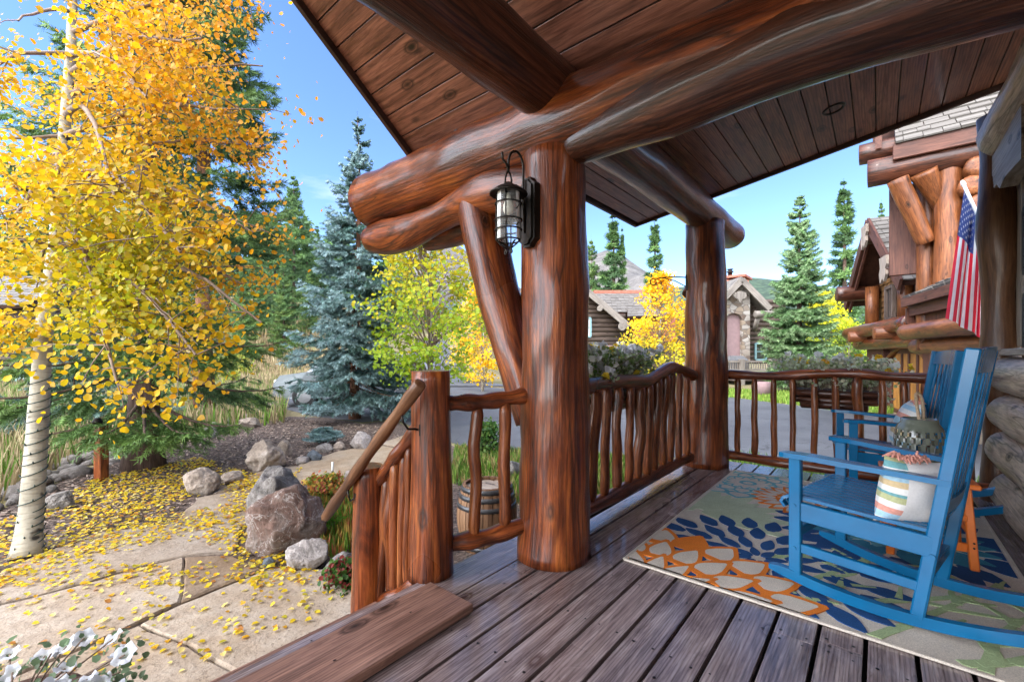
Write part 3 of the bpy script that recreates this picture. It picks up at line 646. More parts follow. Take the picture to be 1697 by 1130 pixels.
    def crest(z0, z1, bow, name):
        mb = MB(); xs = lin(-W+.02, W-.02, 11); vs = []
        for x in xs:
            e = 1-(x/W)**2; y = bp((z0+z1)/2)-bow*e; up = .018*e if z1 > 1 else 0
            tl = -.19*(z1-z0)
            for dy, z in ((.011, z0), (-.011, z0), (-.011+tl, z1+up), (.011+tl, z1+up)): vs.append((x, y+dy-tl/2, z))
        fs = [[0, 1, 2, 3], [43, 42, 41, 40]]
        for i in range(10):
            for q in range(4): fs.append([4*i+q, 4*i+4+q, 4*i+4+(q+1) % 4, 4*i+(q+1) % 4])
        mb.add(vs, fs, [(v[1], v[2], v[0]) for v in vs]); mb.build(name, M['blue'], c, True)
    crest(1.035, 1.12, .025, 'crest_rail'); crest(.47, .53, .015, 'lower_back_rail')
    for k in range(7):
        x = -.18+k*.06; e = 1-(x/W)**2; mb = MB(); mb.bar((x, bp(.5)-.014*e, .51), (x, bp(1.07)-.024*e, 1.06), .03, .011, (0, 1, 0)); mb.build('back_slat', M['blue'], c, True)
    return c
chair1 = make_chair('near blue rocking chair holding a plain grey white cushion with striped edge', (2.69, .02, .013), R(77-90))
chair2 = make_chair('farther blue rocking chair beside the far railing, behind the orange stool', (4.28, -.02, .013), R(100-90))

# ------------------------------------------------------------ cushions
def cushion(name, label, loc, rot, size, th, mats, stripe, tassels):
    c = thing(name, label, 'cushion', loc); c.rotation_euler = rot; n = 22
    V = []; F = []; MI = []; tn = []
    for side in (1, -1):
        o = len(V)
        for i in range(n+1):
            for j in range(n+1):
                x, y = i/n*2-1, j/n*2-1; e = max(0, (1-abs(x)**2.4)*(1-abs(y)**2.4))**.55
                pin = 1-.09*(1-x*x)*abs(y)**3*0; sx = 1-.10*(1-y*y)*abs(x)**4; sy = 1-.10*(1-x*x)*abs(y)**4
                w = 1+.10*ns((x*2, y*2, side), 1, 4)
                V.append((x*size/2*sy*sx*1.02, side*th/2*e*w, y*size/2*sy*sx)); tn.append((x, y))
        for i in range(n):
            for j in range(n):
                a = o+i*(n+1)+j; q = [a, a+n+1, a+n+2, a+1]; F.append(q[::-1] if side < 0 else q)
                MI.append(0 if (side < 0 and i > 4) or not stripe else stripe[int(j*len(stripe)/n) % len(stripe)] if stripe else 0)
    bm_ = MB(); bm_.add([Vector(v) for v in V], [f[::-1] for f in F], None, 0, True); bm_.m = MI; bm_.build('cover', mats, c, True)
    tm = MB()
    for (x, z) in tassels:
        p = Vector((x*size/2, 0, z*size/2)); 
        for k in range(16):
            d = Vector((random.uniform(-.8, .8), random.uniform(-.7, .7), random.uniform(-.1, .5)*z+random.uniform(-.3, .1))).normalized()*random.uniform(.02, .045); tm.tube([p, p+d*.6+Vector((0, 0, .004)), p+d+Vector((0, 0, -.014))], [.004, .004, .0025], 5)
    if tassels: tm.build('tassel_trim', mats[1], c, True)
    return c
CM = [plain('cushion_linen', (.66, .63, .6), .9, 0, .06, 120, .2), plain('cushion_coral', (.66, .3, .23), .95, 0, .15, 90, .3), plain('cushion_teal', (.14, .33, .34), .9, 0, .15, 90, .2), plain('cushion_sky', (.36, .55, .66), .9, 0, .12, 90, .2), plain('cushion_olive', (.42, .43, .22), .9, 0, .15, 90, .2), plain('cushion_white', (.74, .72, .68), .9, 0, .08, 90, .2), plain('cushion_sand', (.6, .45, .25), .9, 0, .1, 90, .2)]
cushion('cushion', 'grey white square cushion with striped front and coral fringe on the near rocking chair', (2.52, -.115, .537), (R(6), R(5), R(308)), .29, .15, CM, [5, 3, 1, 5, 4, 2, 5, 6, 3, 5, 2, 4], [(x, 1) for x in (-.7, -.5, -.3, -.1, .1)])
cushion('cushion', 'pale blue striped cushion with coral fringe on the farther rocking chair', (4.27, -.16, .60), (R(17), 0, R(8)), .38, .15, CM, [5, 3, 5, 6, 5, 3, 1, 5, 3, 5], [(-.35, z) for z in lin(-.9, .95, 9)]+[(-.3, .95), (0, .95)])

# ------------------------------------------------------------ orange stool and ceramic jar
M['orange'] = plain('orange_paint', (.66, .15, .015), .35, 0, .12, 12, .08, coat=.2)
st = thing('stool', 'small orange wooden stool standing between the two blue rocking chairs', 'stool', (3.42, -.2, 0), R(4)); 
mb = MB(); mb.box((0, 0, .437), (.40, .38, .026), None, .006); mb.build('seat', M['orange'], st, True)
for sx in (-1, 1):
    for sy in (-1, 1):
        mb = MB(); mb.bar((sx*.19, sy*.165, .012), (sx*.155, sy*.14, .425), .036, .036, (1, 0, 0), .005)
        for z in (.13, .155): mb.tube([(sx*.187-.019, sy*.16, z), (sx*.187-.0225, sy*.16, z)], .005, 8, mi=1)
        mb.build('leg', [M['orange'], M['nail']], st, True)
for z, h in ((.12, .045), (.27, .03)):
    for sx in (-1, 1): mb = MB(); mb.bar((sx*.18, -.14, z), (sx*.18, .14, z), .02, h); mb.build('stretcher', M['orange'], st, True)
for sy in (-1, 1): mb = MB(); mb.bar((-.16, sy*.15, .2), (.16, sy*.15, .2), .02, .035); mb.build('stretcher', M['orange'], st, True)
M['glaze'] = plain('grey_green_glaze', (.12, .13, .1), .2, 0, .3, 9, .1, coat=.5)
jar = thing('ceramic_jar', 'grey green glazed ceramic lantern jar pierced with holes on the orange stool', 'jar', (3.35, -.175, .4505))
prof = [(.06, .0), (.10, .004), (.112, .03), (.118, .06), (.122, .09), (.123, .12), (.123, .155), (.121, .185), (.115, .215), (.099, .238), (.091, .246), (.088, .264), (.08, .268), (.074, .258), (.078, .246), (.09, .232), (.104, .21), (.11, .182), (.112, .155), (.112, .12), (.111, .09), (.107, .06), (.1, .03), (.08, .014), (.002, .012)]
seg = 72; V = []; F = []
for r, z in prof:
    for k in range(seg): a = 2*math.pi*k/seg; V.append((r*math.cos(a), r*math.sin(a), z))
holes = set()
for i in range(2, 8):
    for k in range(seg):
        if (k//2+ (i % 2)) % 2 == 0 and k % 2 in (0, 1) and ((k % 4) in ((0, 1) if i % 2 == 0 else (2, 3))): holes.add((i, k))
bmj = MB(); fs = []
for i in range(len(prof)-1):
    for k in range(seg):
        ii = i if i < 12 else 23-i-1
        if (i, k) in holes or 16 <= i <= 21: continue
        fs.append([i*seg+k, i*seg+(k+1) % seg, (i+1)*seg+(k+1) % seg, (i+1)*seg+k])
bmj.add(V, fs, None, 0, True)
for (i, k) in holes:   # thick rims of the holes
    for (a, b2) in ((i*seg+k, i*seg+(k+1) % seg), ((i+1)*seg+(k+1) % seg, (i+1)*seg+k)):
        p, q = Vector(V[a]), Vector(V[b2]); bmj.add([p, q, q*1-Vector((q.x, q.y, 0))*.09, p-Vector((p.x, p.y, 0))*.09], [[0, 1, 2, 3]])
bmj.build('body', M['glaze'], jar, True); jar.scale = (.9, .9, 1.16)
M['rope'] = plain('rope', (.42, .3, .19), .9, 0, .3, 120, .4)
mb = MB(); mb.tube([(-.07, .0, .25), (-.03, .005, .28), (.05, .01, .335), (.1, .012, .375), (.12, .0, .385), (.125, -.012, .37), (.1, -.02, .35), (.04, -.02, .31), (.0, -.02, .27), (-.05, -.02, .24)], .0085, 8, .2, 30); mb.build('rope_handle', M['rope'], jar, True)

# ------------------------------------------------------------ flag
FT, FB = at(1597, 306, 4.05), at(1650, 420, 3.52)
fl = thing('flag', 'red white and blue striped flag with stars hanging in folds by the log corner post', 'flag', tuple(FB))
M['pole_white'] = plain('white_pole', (.7, .7, .68), .35, 0, .08, 20, 0)
mb = MB(); mb.tube([FB, FT], .013, 12); mb.tube([FT, FT+(FT-FB).normalized()*.05], [.02, .013], 12, dome=.7); mb.build('pole', M['pole_white'], fl)
def cloth(n_, c_):
    m = plain(n_, c_, .85, 0, .08, 9, .1); t = m.node_tree; b = t.nodes['Principled BSDF']; tr = nd(t, 'ShaderNodeBsdfTranslucent'); tr.inputs['Color'].default_value = (*c_, 1); ms = nd(t, 'ShaderNodeMixShader'); ms.inputs[0].default_value = .45
    t.links.new(b.outputs[0], ms.inputs[1]); t.links.new(tr.outputs[0], ms.inputs[2]); t.links.new(ms.outputs[0], t.nodes['Material Output'].inputs[0]); return m
FR, FW, FN = cloth('flag_red', (.75, .03, .06)), cloth('flag_white', (.85, .84, .84)), cloth('flag_blue', (.05, .08, .26))
_ = plain('flag_red', (.5, .022, .035), .8, 0, .12, 9, .1), plain('flag_white', (.68, .66, .66), .8, 0, .06, 9, .1), plain('flag_blue', (.03, .05, .16), .8, 0, .12, 9, .1)
ns_, nt_ = 52, 60; hv = (FB-FT); hl = hv.length; hd = hv/hl; side = cw(1, .0, 0); away = cw(0, 1, 0)
HO = .72
def fpt(s, t):
    """s across the hoist (0 at the tip), t down the fly"""
    fold = .065*math.sin(s*15+.6+t*1.1)*min(1, t*2.2)+.02*math.sin(s*31+t*3)*min(1, t*2)
    x = hd*(s*HO*(1-.35*t)) + Vector((0, 0, -1))*(t*1.20*(1-.12*s)) + side*(-.2*t*(1-s*1.2)+fold*.8) + away*(fold*.9-.03*t)
    return FT + hd*.03 + Vector((0, 0, -.012)) + x
V = [fpt(i/ns_, j/nt_) for i in range(ns_+1) for j in range(nt_+1)]; F = []; MI = []
for i in range(ns_):
    for j in range(nt_):
        a = i*(nt_+1)+j; F.append([a, a+1, a+nt_+2, a+nt_+1]); st_ = i//4
        MI.append(2 if st_ < 7 and j < nt_*.34 else (0 if st_ % 2 == 0 else 1))
fm = MB(); fm.add(V, F, None, 0, True); fm.m = MI
for r_ in range(9):
    for c_ in range(6 if r_ % 2 == 0 else 5):
        s0 = (r_+1)/10*7/13; t0 = ((c_+.5) if r_ % 2 == 0 else (c_+1))/6*.34; P0 = fpt(s0, t0); ds = (fpt(s0+.01, t0)-P0).normalized(); dt = (fpt(s0, t0+.01)-P0).normalized(); nn = ds.cross(dt).normalized()
        for sg in (-1, 1):
            pts = [P0+nn*sg*.003+(ds*math.cos(k*math.pi/5)+dt*math.sin(k*math.pi/5))*(.017 if k % 2 == 0 else .007) for k in range(10)]; fm.add(pts, [list(range(10))], None, 1)
fm.build('cloth', [FR, FW, FN], fl)
# ------------------------------------------------------------ terrain
def sstep(a, b, x): q = min(1, max(0, (x-a)/(b-a))); return q*q*(3-2*q)
def hgt(r, f):
    """ground height at r metres right, f metres ahead of the eye"""
    if f < 4: return GZ
    k = r/max(f, 1)
    sl_ = .23*(1-sstep(-.42, -.2, k)) + .098*(1-sstep(-.1, .05, k))*sstep(-.42, -.2, k) + .012
    d = max(0, f-21); up = sl_*d*sstep(0, 14, d)
    if f > 90: up = sl_*69 + (f-90)*.035
    return GZ + min(up, 60) + .35*ns((r*.09, f*.09, 0))*sstep(20, 40, f)
def gw(r, f, dz=0): return cw(r, f, hgt(r, f)+dz)
def rf(p): return (p.x*SP - p.y*CP, p.x*CP + p.y*SP)
def on_hill(px, d): r = (px-CX)/FPX*d; return cw(r, d, hgt(r, d))
V = []; F = []; rads = [0]+[1.5*1.135**i for i in range(62)]; NA = 120
for i, q in enumerate(rads):
    for k in range(NA): a = 2*math.pi*k/NA; V.append(gw(q*math.sin(a), q*math.cos(a)))
for i in range(len(rads)-1):
    for k in range(NA): F.append((i*NA+k, i*NA+(k+1) % NA, (i+1)*NA+(k+1) % NA, (i+1)*NA+k))
m, t, b = mat('meadow'); w_ = coords(t, 'world'); n1 = noise_n(t, w_, .35, 6, .65); n2 = noise_n(t, w_, 14, 5, .7)
c = ramp(t, n1, [(.3, (.09, .12, .035)), (.48, (.2, .17, .075)), (.65, (.3, .235, .13))]); c = mixc(t, c, ramp(t, n2, [(.3, (.5, .5, .45)), (.65, (1.1, 1.1, 1.1))]), .9, 'MULTIPLY')
t.links.new(c, b.inputs['Base Color']); b.inputs['Roughness'].default_value = .95; bump(t, b, n2, .6, .05)
g_ = np_mesh('ground', [tuple(v) for v in V], F, m, None, None, True); tag(g_, kind='structure')
def sheet(name, px, z, material, sub=None):
    """flat sheet whose outline is given where it meets the ground in the photo"""
    P = [on(x, y) for x, y in px]; bm_ = bmesh.new(); vs = [bm_.verts.new((p.x, p.y, z)) for p in P]; f = bm_.faces.new(vs)
    if f.normal.z < 0: f.normal_flip()
    bm_.normal_update(); 
    if bm_.faces[:][0].normal.z < 0: bmesh.ops.reverse_faces(bm_, faces=bm_.faces[:])
    bmesh.ops.triangulate(bm_, faces=bm_.faces[:]); me = bpy.data.meshes.new(name); bm_.to_mesh(me); bm_.free(); me.materials.append(material); return tag(link(name, me), kind='structure')
m, t, b = mat('asphalt'); w_ = coords(t, 'world'); n1 = noise_n(t, w_, .5, 5, .6); n2 = noise_n(t, w_, 120, 3, .7)
c = ramp(t, n1, [(.35, (.062, .066, .075)), (.65, (.1, .105, .115))]); c = mixc(t, c, ramp(t, n2, [(.3, (.7, .7, .7)), (.7, (1.2, 1.2, 1.2))]), .8, 'MULTIPLY'); n3 = noise_n(t, w_, .8, 5, .55, 1.2); c = mixc(t, c, (.02, .02, .022), ramp(t, n3, [(.492, (0, 0, 0)), (.5, (.8, .8, .8)), (.508, (0, 0, 0))])); n4 = noise_n(t, w_, .22, 3, .5); c = mixc(t, c, ramp(t, n4, [(.4, (.72, .72, .74)), (.6, (1.1, 1.1, 1.1))]), 1, 'MULTIPLY'); t.links.new(c, b.inputs['Base Color']); b.inputs['Roughness'].default_value = .75; bump(t, b, n2, .4, .004); M['asphalt'] = m
sheet('driveway', [(430, 668), (520, 690), (600, 700), (655, 694), (700, 716), (760, 738), (860, 746), (980, 752), (1110, 756), (1250, 790), (1420, 850), (1600, 860), (1700, 760), (1560, 694), (1480, 686), (1400, 683), (1330, 673), (1285, 668), (1210, 657), (1120, 652), (980, 648), (870, 646), (800, 640.5), (640, 641), (520, 643), (440, 650)], GZ+.008, M['asphalt'])
# the road running up the valley
V = []; F = []
for i in range(26):
    d = 21.6+i*1.25; x = (720-CX)/FPX*d + .0*i; wl = 1.9 + (2.8 if i < 1 else 2.8*math.exp(-i/3.5))*.8; wr = 1.2+(3.2*math.exp(-i/3.5))
    for j in range(7): r = x-wl+(wl+wr)*j/6; V.append(tuple(gw(r, d, .05)))
for i in range(25):
    for j in range(6): a = i*7+j; F.append((a, a+1, a+8, a+7))
tag(np_mesh('road', V, F, M['asphalt'], None, None, True), kind='structure')
m, t, b = mat('mulch'); w_ = coords(t, 'world'); vo = nd(t, 'ShaderNodeTexVoronoi', Scale=38, Randomness=1); t.links.new(coords(t, 'world', (1, 1.7, 1)), vo.inputs['Vector'])
n2 = noise_n(t, w_, 30, 5, .7); c = mixc(t, ramp(t, vo.outputs['Color'], [(.1, (.03, .02, .016)), (.5, (.1, .066, .052)), (.9, (.22, .16, .13))]), ramp(t, n2, [(.3, (.4, .4, .4)), (.65, (1.1, 1.1, 1.1))]), .9, 'MULTIPLY')
t.links.new(c, b.inputs['Base Color']); b.inputs['Roughness'].default_value = .9; bump(t, b, n2, .9, .03); M['mulch'] = m
sheet('mulch_bed', [(-1600, 1100), (-500, 890), (-150, 866), (0, 846), (150, 775), (300, 735), (385, 712), (480, 690), (540, 692), (600, 702), (653, 697), (696, 719), (756, 741), (858, 749), (980, 755), (1110, 759), (1250, 793), (1420, 853), (1600, 864), (1700, 900), (2300, 1500), (1500, 3500), (-1200, 3500)], GZ+.004, M['mulch'])
# flagstones
m, t, b = mat('flagstone'); w_ = coords(t, 'world'); n1 = noise_n(t, w_, .9, 7, .62, .6); n2 = noise_n(t, w_, 9, 6, .7); n3 = noise_n(t, w_, 60, 3, .6)
rnd = nd(t, 'ShaderNodeAttribute', attribute_name='tint')
c = ramp(t, n1, [(.28, (.2, .135, .085)), (.45, (.3, .238, .175)), (.58, (.34, .29, .235)), (.72, (.29, .26, .24))]); c = mixc(t, c, ramp(t, n2, [(.3, (.68, .62, .56)), (.6, (1.05, 1.05, 1.05))]), .8, 'MULTIPLY'); c = mixc(t, c, ramp(t, n3, [(.3, (.5, .46, .42)), (.45, (1, 1, 1))]), .85, 'MULTIPLY'); n5 = noise_n(t, w_, 3.2, 4, .6, 1); c = mixc(t, c, (.1, .07, .05), ramp(t, n5, [(.493, (0, 0, 0)), (.5, (.45, .45, .45)), (.507, (0, 0, 0))])); c = mixc(t, c, rnd.outputs['Color'], 1, 'MULTIPLY')
t.links.new(c, b.inputs['Base Color']); b.inputs['Roughness'].default_value = .8
hh = nd(t, 'ShaderNodeMath', operation='ADD'); t.links.new(n2, hh.inputs[0]); t.links.new(n1, hh.inputs[1]); bump(t, b, hh.outputs[0], .55, .03)
slabs = [([(242, 1036), (302, 1007), (433, 953), (470, 946), (560, 950), (640, 960), (760, 1040), (700, 1260), (560, 1300), (390, 1116)], (1.08, 1.06, 1.03)),
         ([(115, 1091), (234, 1041), (380, 1120), (540, 1320), (300, 1700), (-60, 1500), (-80, 1180), (0, 1140)], (1, .97, .93)),
         ([(-400, 1180), (0, 1010), (96, 986), (249, 942), (304, 929), (297, 1002), (211, 1045), (110, 1088), (-4, 1134), (-90, 1172), (-90, 1500), (-900, 1700)], (1.0, .98, .96)),
         ([(309, 929), (380, 925), (430, 948), (303, 1000)], (.62, .52, .42)),
         ([(-300, 1080), (-60, 985), (60, 925), (160, 888), (290, 868), (395, 884), (388, 918), (306, 925), (247, 937), (94, 981), (0, 1004), (-400, 1170)], (.9, .9, .92)),
         ([(295, 864), (330, 828), (395, 815), (440, 800), (470, 806), (455, 845), (396, 880)], (.86, .84, .82)),
         ([(355, 820), (400, 795), (440, 780), (490, 775), (520, 778), (500, 800), (440, 797), (396, 811)], (.95, .9, .84)),
         ([(496, 773), (560, 750), (625, 739), (660, 745), (640, 775), (580, 800), (505, 800)], (1.05, .98, .86)),
         ([(630, 737), (672, 722), (700, 735), (668, 743)], (1, .95, .88))]
mb = MB()
for poly, col in slabs:
    P = [on(x, y) for x, y in poly]; Q = []
    for i, p in enumerate(P):
        q = P[(i+1) % len(P)]; n_ = max(2, int((q-p).length/.09))
        for k in range(min(n_, 60)):
            u_ = p.lerp(q, k/n_); Q.append(u_ + Vector((ns((u_.x*4, u_.y*4, 0), 1, 2), ns((u_.x*4, u_.y*4, 5), 1, 6), 0))*.028)
    cen = sum(Q, Vector())/len(Q); Q = [q+(q-cen)*(.011/max(.2, (q-cen).length)) for q in Q]; top = [Vector((q.x, q.y, GZ+.016)) for q in Q]; inn = [q+(cen-q)*(.018/max(.2, (cen-q).length)) + Vector((0, 0, .012)) for q in top]; bot = [Vector((q.x, q.y, GZ+.002)) for q in Q]; n_ = len(Q)
    ar = sum(Q[i].x*Q[(i+1) % n_].y-Q[(i+1) % n_].x*Q[i].y for i in range(n_))
    fs = [[i, (i+1) % n_, n_+(i+1) % n_, n_+i] for i in range(n_)] + [[n_+i, n_+(i+1) % n_, 2*n_+(i+1) % n_, 2*n_+i] for i in range(n_)] + [list(range(2*n_, 3*n_))]
    if ar < 0: fs = [f[::-1] for f in fs]
    mb.add(bot+top+inn, fs, None, 0, False, col)
tag(mb.build('path', m), kind='structure')

# ------------------------------------------------------------ mountains far away
def ridge(name, prof, d, depth, material, seed):
    """a range whose skyline passes through (photo x, photo y) points, d metres away, with flanks running towards and away from the eye"""
    n = 140; xs = np.linspace(prof[0][0], prof[-1][0], n); ys = np.interp(xs, [p[0] for p in prof], [p[1] for p in prof]); V = []; F = []; m_ = 22
    for i in range(n):
        r = (xs[i]-CX)/FPX*d; zt = CAMZ-(ys[i]-HY)/FPX*d
        for j in range(m_):
            s = j/(m_-1)*2-1; e = max(0, 1-abs(s))**.9; f = d + s*depth; z = -20+(zt+20)*e
            nn = mnoise.fractal(Vector((r/(d*.12)+seed, f/(d*.12), seed)), 1, 2, 5)
            V.append(tuple(cw(r+nn*d*.006, f, z+nn*(zt+20)*.13*(.25+.75*(1-e)))))
    for i in range(n-1):
        for j in range(m_-1): a = i*m_+j; F.append((a, a+m_, a+m_+1, a+1))
    return tag(np_mesh(name, V, F, material, None, None, True), kind='structure')
m, t, b = mat('bare_rock'); w_ = coords(t, 'world'); n1 = noise_n(t, w_, .012, 9, .65, .5); n2 = noise_n(t, w_, .06, 4, .6); t.links.new(mixc(t, ramp(t, n1, [(.3, (.075, .07, .07)), (.5, (.13, .118, .11)), (.7, (.19, .175, .165))]), ramp(t, n2, [(.35, (.7, .72, .7)), (.6, (1, 1, 1))]), .8, 'MULTIPLY'), b.inputs['Base Color']); b.inputs['Roughness'].default_value = 1
bump(t, b, n1, .8, 30)
ridge('mountain', [(520, 560), (600, 470), (660, 438), (700, 415), (735, 398), (762, 402), (800, 425), (850, 470), (880, 490), (930, 450), (965, 420), (1000, 410), (1020, 420), (1045, 440), (1068, 472), (1120, 500), (1300, 540), (1500, 560)], 2600, 1500, m, 3.1)
m, t, b = mat('forest_slope'); w_ = coords(t, 'world'); n1 = noise_n(t, w_, .05, 6, .7); vo = nd(t, 'ShaderNodeTexVoronoi', Scale=.12); t.links.new(coords(t, 'world', (1, 1, .4)), vo.inputs['Vector']); t.links.new(mixc(t, ramp(t, n1, [(.35, (.03, .06, .04)), (.7, (.07, .11, .06))]), ramp(t, vo.outputs['Distance'], [(.2, (1, 1, 1)), (.7, (.45, .5, .5))]), 1, 'MULTIPLY'), b.inputs['Base Color']); b.inputs['Roughness'].default_value = 1
ridge('hill', [(300, 560), (420, 500), (560, 480), (700, 500), (860, 500), (960, 490), (1060, 478), (1130, 470), (1190, 462), (1240, 455), (1290, 462), (1350, 476), (1500, 500), (1750, 520)], 900, 480, m, 8.7)

# ------------------------------------------------------------ boulders and stones
SM = {'brown': stone('brown_boulder', [(.28, (.05, .03, .022)), (.45, (.16, .09, .065)), (.6, (.2, .15, .125)), (.78, (.48, .44, .41))], 3.2, vein=.8),
      'grey': stone('grey_boulder', [(.3, (.07, .065, .06)), (.5, (.19, .17, .155)), (.75, (.36, .33, .31))], 3.5, vein=.5),
      'pale': stone('pale_boulder', [(.3, (.2, .18, .16)), (.5, (.36, .32, .3)), (.75, (.5, .47, .44))], 3),
      'tan': stone('tan_boulder', [(.3, (.17, .13, .1)), (.5, (.32, .26, .21)), (.75, (.45, .4, .36))], 3),
      'blue': stone('blue_grey_stone', [(.3, (.06, .075, .09)), (.7, (.14, .165, .19))], 4, .6)}
def rock_mesh(name, dims, seed, sub=3, jag=.35, material=None):
    bm_ = bmesh.new(); bmesh.ops.create_icosphere(bm_, subdivisions=sub, radius=1)
    rp = random.Random(seed*7.3); planes = []
    for _ in range(11 if jag > .24 else 5): nk = Vector((rp.gauss(0, 1), rp.gauss(0, 1), rp.gauss(.2, .8))).normalized(); planes.append((nk, rp.uniform(.66, .95)))
    for v in bm_.verts:
        p = v.co.copy(); o = Vector((seed*3.7, seed*1.3, -seed))
        k = 1 + jag*(mnoise.noise(p*1.1+o)) + jag*.5*mnoise.noise(p*2.6+o) + jag*.22*mnoise.noise(p*6+o)
        q = p*k
        for nk, hk in planes:
            e = q.dot(nk)-hk
            if e > 0: q -= nk*e*.93
        q *= 1 + jag*.09*mnoise.noise(q*9+o) + jag*.05*mnoise.noise(q*21+o)
        v.co = Vector((q.x*dims[0], q.y*dims[1], q.z*dims[2]))
    me = bpy.data.meshes.new(name); bm_.to_mesh(me); bm_.free(); me.materials.append(material)
    me.polygons.foreach_set('use_smooth', [sub > 4]*len(me.polygons)); return me
BO = [(454, 928, 136, 110, 'brown', 'big brown boulder streaked with white at the edge of the flagstone path', .32),
      (430, 882, 124, 98, 'grey', 'dark grey craggy boulder leaning behind the big brown boulder', .4),
      (497, 952, 80, 50, 'pale', 'lichen spotted whitish rock in front of the big brown boulder', .35),
      (556, 966, 64, 44, 'grey', 'flat grey rock beside the lower stair post', .3),
      (441, 943, 23, 17, 'blue', 'small blue grey cobble between the big brown boulder and the path', .15),
      (320, 824, 58, 46, 'tan', 'rounded tan boulder between the mulch bed and the leafy path', .22),
      (378, 803, 42, 22, 'tan', 'low tan stone beside the rounded tan boulder', .22),
      (428, 784, 70, 52, 'tan', 'large angular tan boulder in the mulch bed by the path', .42),
      (468, 758, 24, 28, 'tan', 'narrow upright tan stone behind the angular boulder', .3),
      (498, 771, 26, 15, 'pale', 'small white stone beside the blue grey stone', .2),
      (518, 766, 28, 19, 'blue', 'blue grey stone beside the narrow path in the mulch bed', .2),
      (535, 751, 32, 15, 'grey', 'flat grey stone below the little blue spruce shrub', .25),
      (560, 748, 22, 16, 'tan', 'small tan stone below the little blue spruce shrub', .25),
      (592, 746, 40, 30, 'pale', 'pale rounded boulder next to the little blue spruce shrub', .22),
      (84, 850, 40, 34, 'grey', 'grey rock half hidden behind the light wrapped aspen trunk', .3),
      (577, 818, 30, 40, 'pale', 'whitish rock behind the upper end of the stair railing sticks', .3),
      (660, 812, 46, 26, 'pale', 'pale rock seen between the newel post and the barrel', .3),
      (850, 796, 40, 34, 'grey', 'grey rock behind the barrel', .3),
      (430, 690, 64, 24, 'grey', 'broad grey rock at the top of the white stone dry stream', .3),
      (405, 710, 40, 18, 'tan', 'low tan rock above the white stone dry stream', .3)]
for i, (x, yb, wpx, hpx, k, lab, jag) in enumerate(BO):
    p = on(x, yb); d = FPX*(CAMZ-GZ)/(yb-HY); w_ = wpx/FPX*d*.5; h_ = hpx/FPX*d*.56; back = cw(0, 1, 0)*w_*.62
    me = rock_mesh('boulder', (w_*.98, w_*.8, h_), i*2.3+1, 5 if wpx > 60 else 4, jag, SM[k]); o = link('boulder', me); o.location = (p.x+back.x, p.y+back.y, GZ+h_*.72); o.rotation_euler = (0, 0, i*1.1); tag(o, lab, 'boulder', 'boulders along the garden path')
smesh = [rock_mesh('river_stone', (1, random.uniform(.65, .95), random.uniform(.45, .65)), 40+i, 2, .3, SM['pale' if i != 2 else 'grey']) for i in range(6)]
for me in smesh: me.polygons.foreach_set('use_smooth', [True]*len(me.polygons))
line = [(-60, 852), (0, 838), (40, 815), (90, 790), (140, 768), (190, 752)], [(340, 722), (370, 708), (400, 699), (440, 685), (475, 672)]
ri = 0
for L, n_, sp in ((line[0], 75, 15), (line[1], 42, 7)):
    for i in range(n_):
        s = random.random()*(len(L)-1); k = int(s); x = L[k][0]+(L[k+1][0]-L[k][0])*(s-k); y = L[k][1]+(L[k+1][1]-L[k][1])*(s-k)+random.gauss(0, sp*.5)
        p = on(x, y); o = bpy.data.objects.new('river_stone', random.choice(smesh)); COL.objects.link(o); q = random.uniform(.05, .12) if random.random() < .85 else .17
        o.scale = (q, q, q); o.location = (p.x, p.y, GZ+q*.3); o.rotation_euler = (0, 0, random.uniform(0, 6)); tag(o, 'rounded whitish stone in the dry stream of stones edging the mulch bed', 'stone', 'white stones of the dry stream')

# ------------------------------------------------------------ loose cover on the ground
def blades(name, pts, h, w, cols, material, lean=.4):
    n = len(pts); P = np.array(pts, np.float32); a = rng.uniform(0, 2*np.pi, n); hh = h*rng.uniform(.5, 1.25, n); le = hh*rng.uniform(0, lean, n); b_ = rng.uniform(0, 2*np.pi, n)
    dx = np.stack([np.cos(a), np.sin(a), np.zeros(n)], 1)*w*.5; tip = P + np.stack([np.cos(b_)*le, np.sin(b_)*le, hh], 1)
    mid = P*.45+tip*.55; mid[:, 2] += hh*.08
    V = np.stack([P-dx, P+dx, mid+dx*.7, tip, mid-dx*.7], 1).reshape(-1, 3); i = np.arange(n)*5
    F = np.concatenate([np.stack([i, i+1, i+2], 1), np.stack([i, i+2, i+4], 1), np.stack([i+4, i+2, i+3], 1)])
    c = np.array(cols)[rng.integers(0, len(cols), n)]*rng.uniform(.75, 1.2, (n, 1)); return np_mesh(name, V, F, material, None, np.repeat(c, 5, 0))
M['grassy'] = leafy('grass_blade', .25, .6)
def scatter(px, n, f=None):
    """random ground points inside a photo outline (n points, even on the ground)"""
    P = [rf(on(x, y)) for x, y in px]; xs = [p[0] for p in P]; ys = [p[1] for p in P]; out = []; tries = 0
    while len(out) < n and tries < n*40:
        tries += 1; x, y = random.uniform(min(xs), max(xs)), random.uniform(min(ys), max(ys)); ins = False
        for i in range(len(P)):
            (x0, y0), (x1, y1) = P[i], P[i-1]
            if (y0 > y) != (y1 > y) and x < (x1-x0)*(y-y0)/(y1-y0)+x0: ins = not ins
        if ins and (f is None or f(x, y)): out.append(cw(x, y, GZ))
    return out
TAN = [(.36, .27, .15), (.45, .35, .2), (.3, .22, .12), (.25, .2, .1), (.22, .24, .08)]
GRN = [(.09, .2, .02), (.15, .28, .03), (.2, .3, .05), (.07, .15, .02)]
pts = [tuple(p) for p in scatter([(-250, 850), (0, 836), (60, 797), (150, 757), (200, 738), (150, 705), (0, 690), (-350, 700)], 9000)]
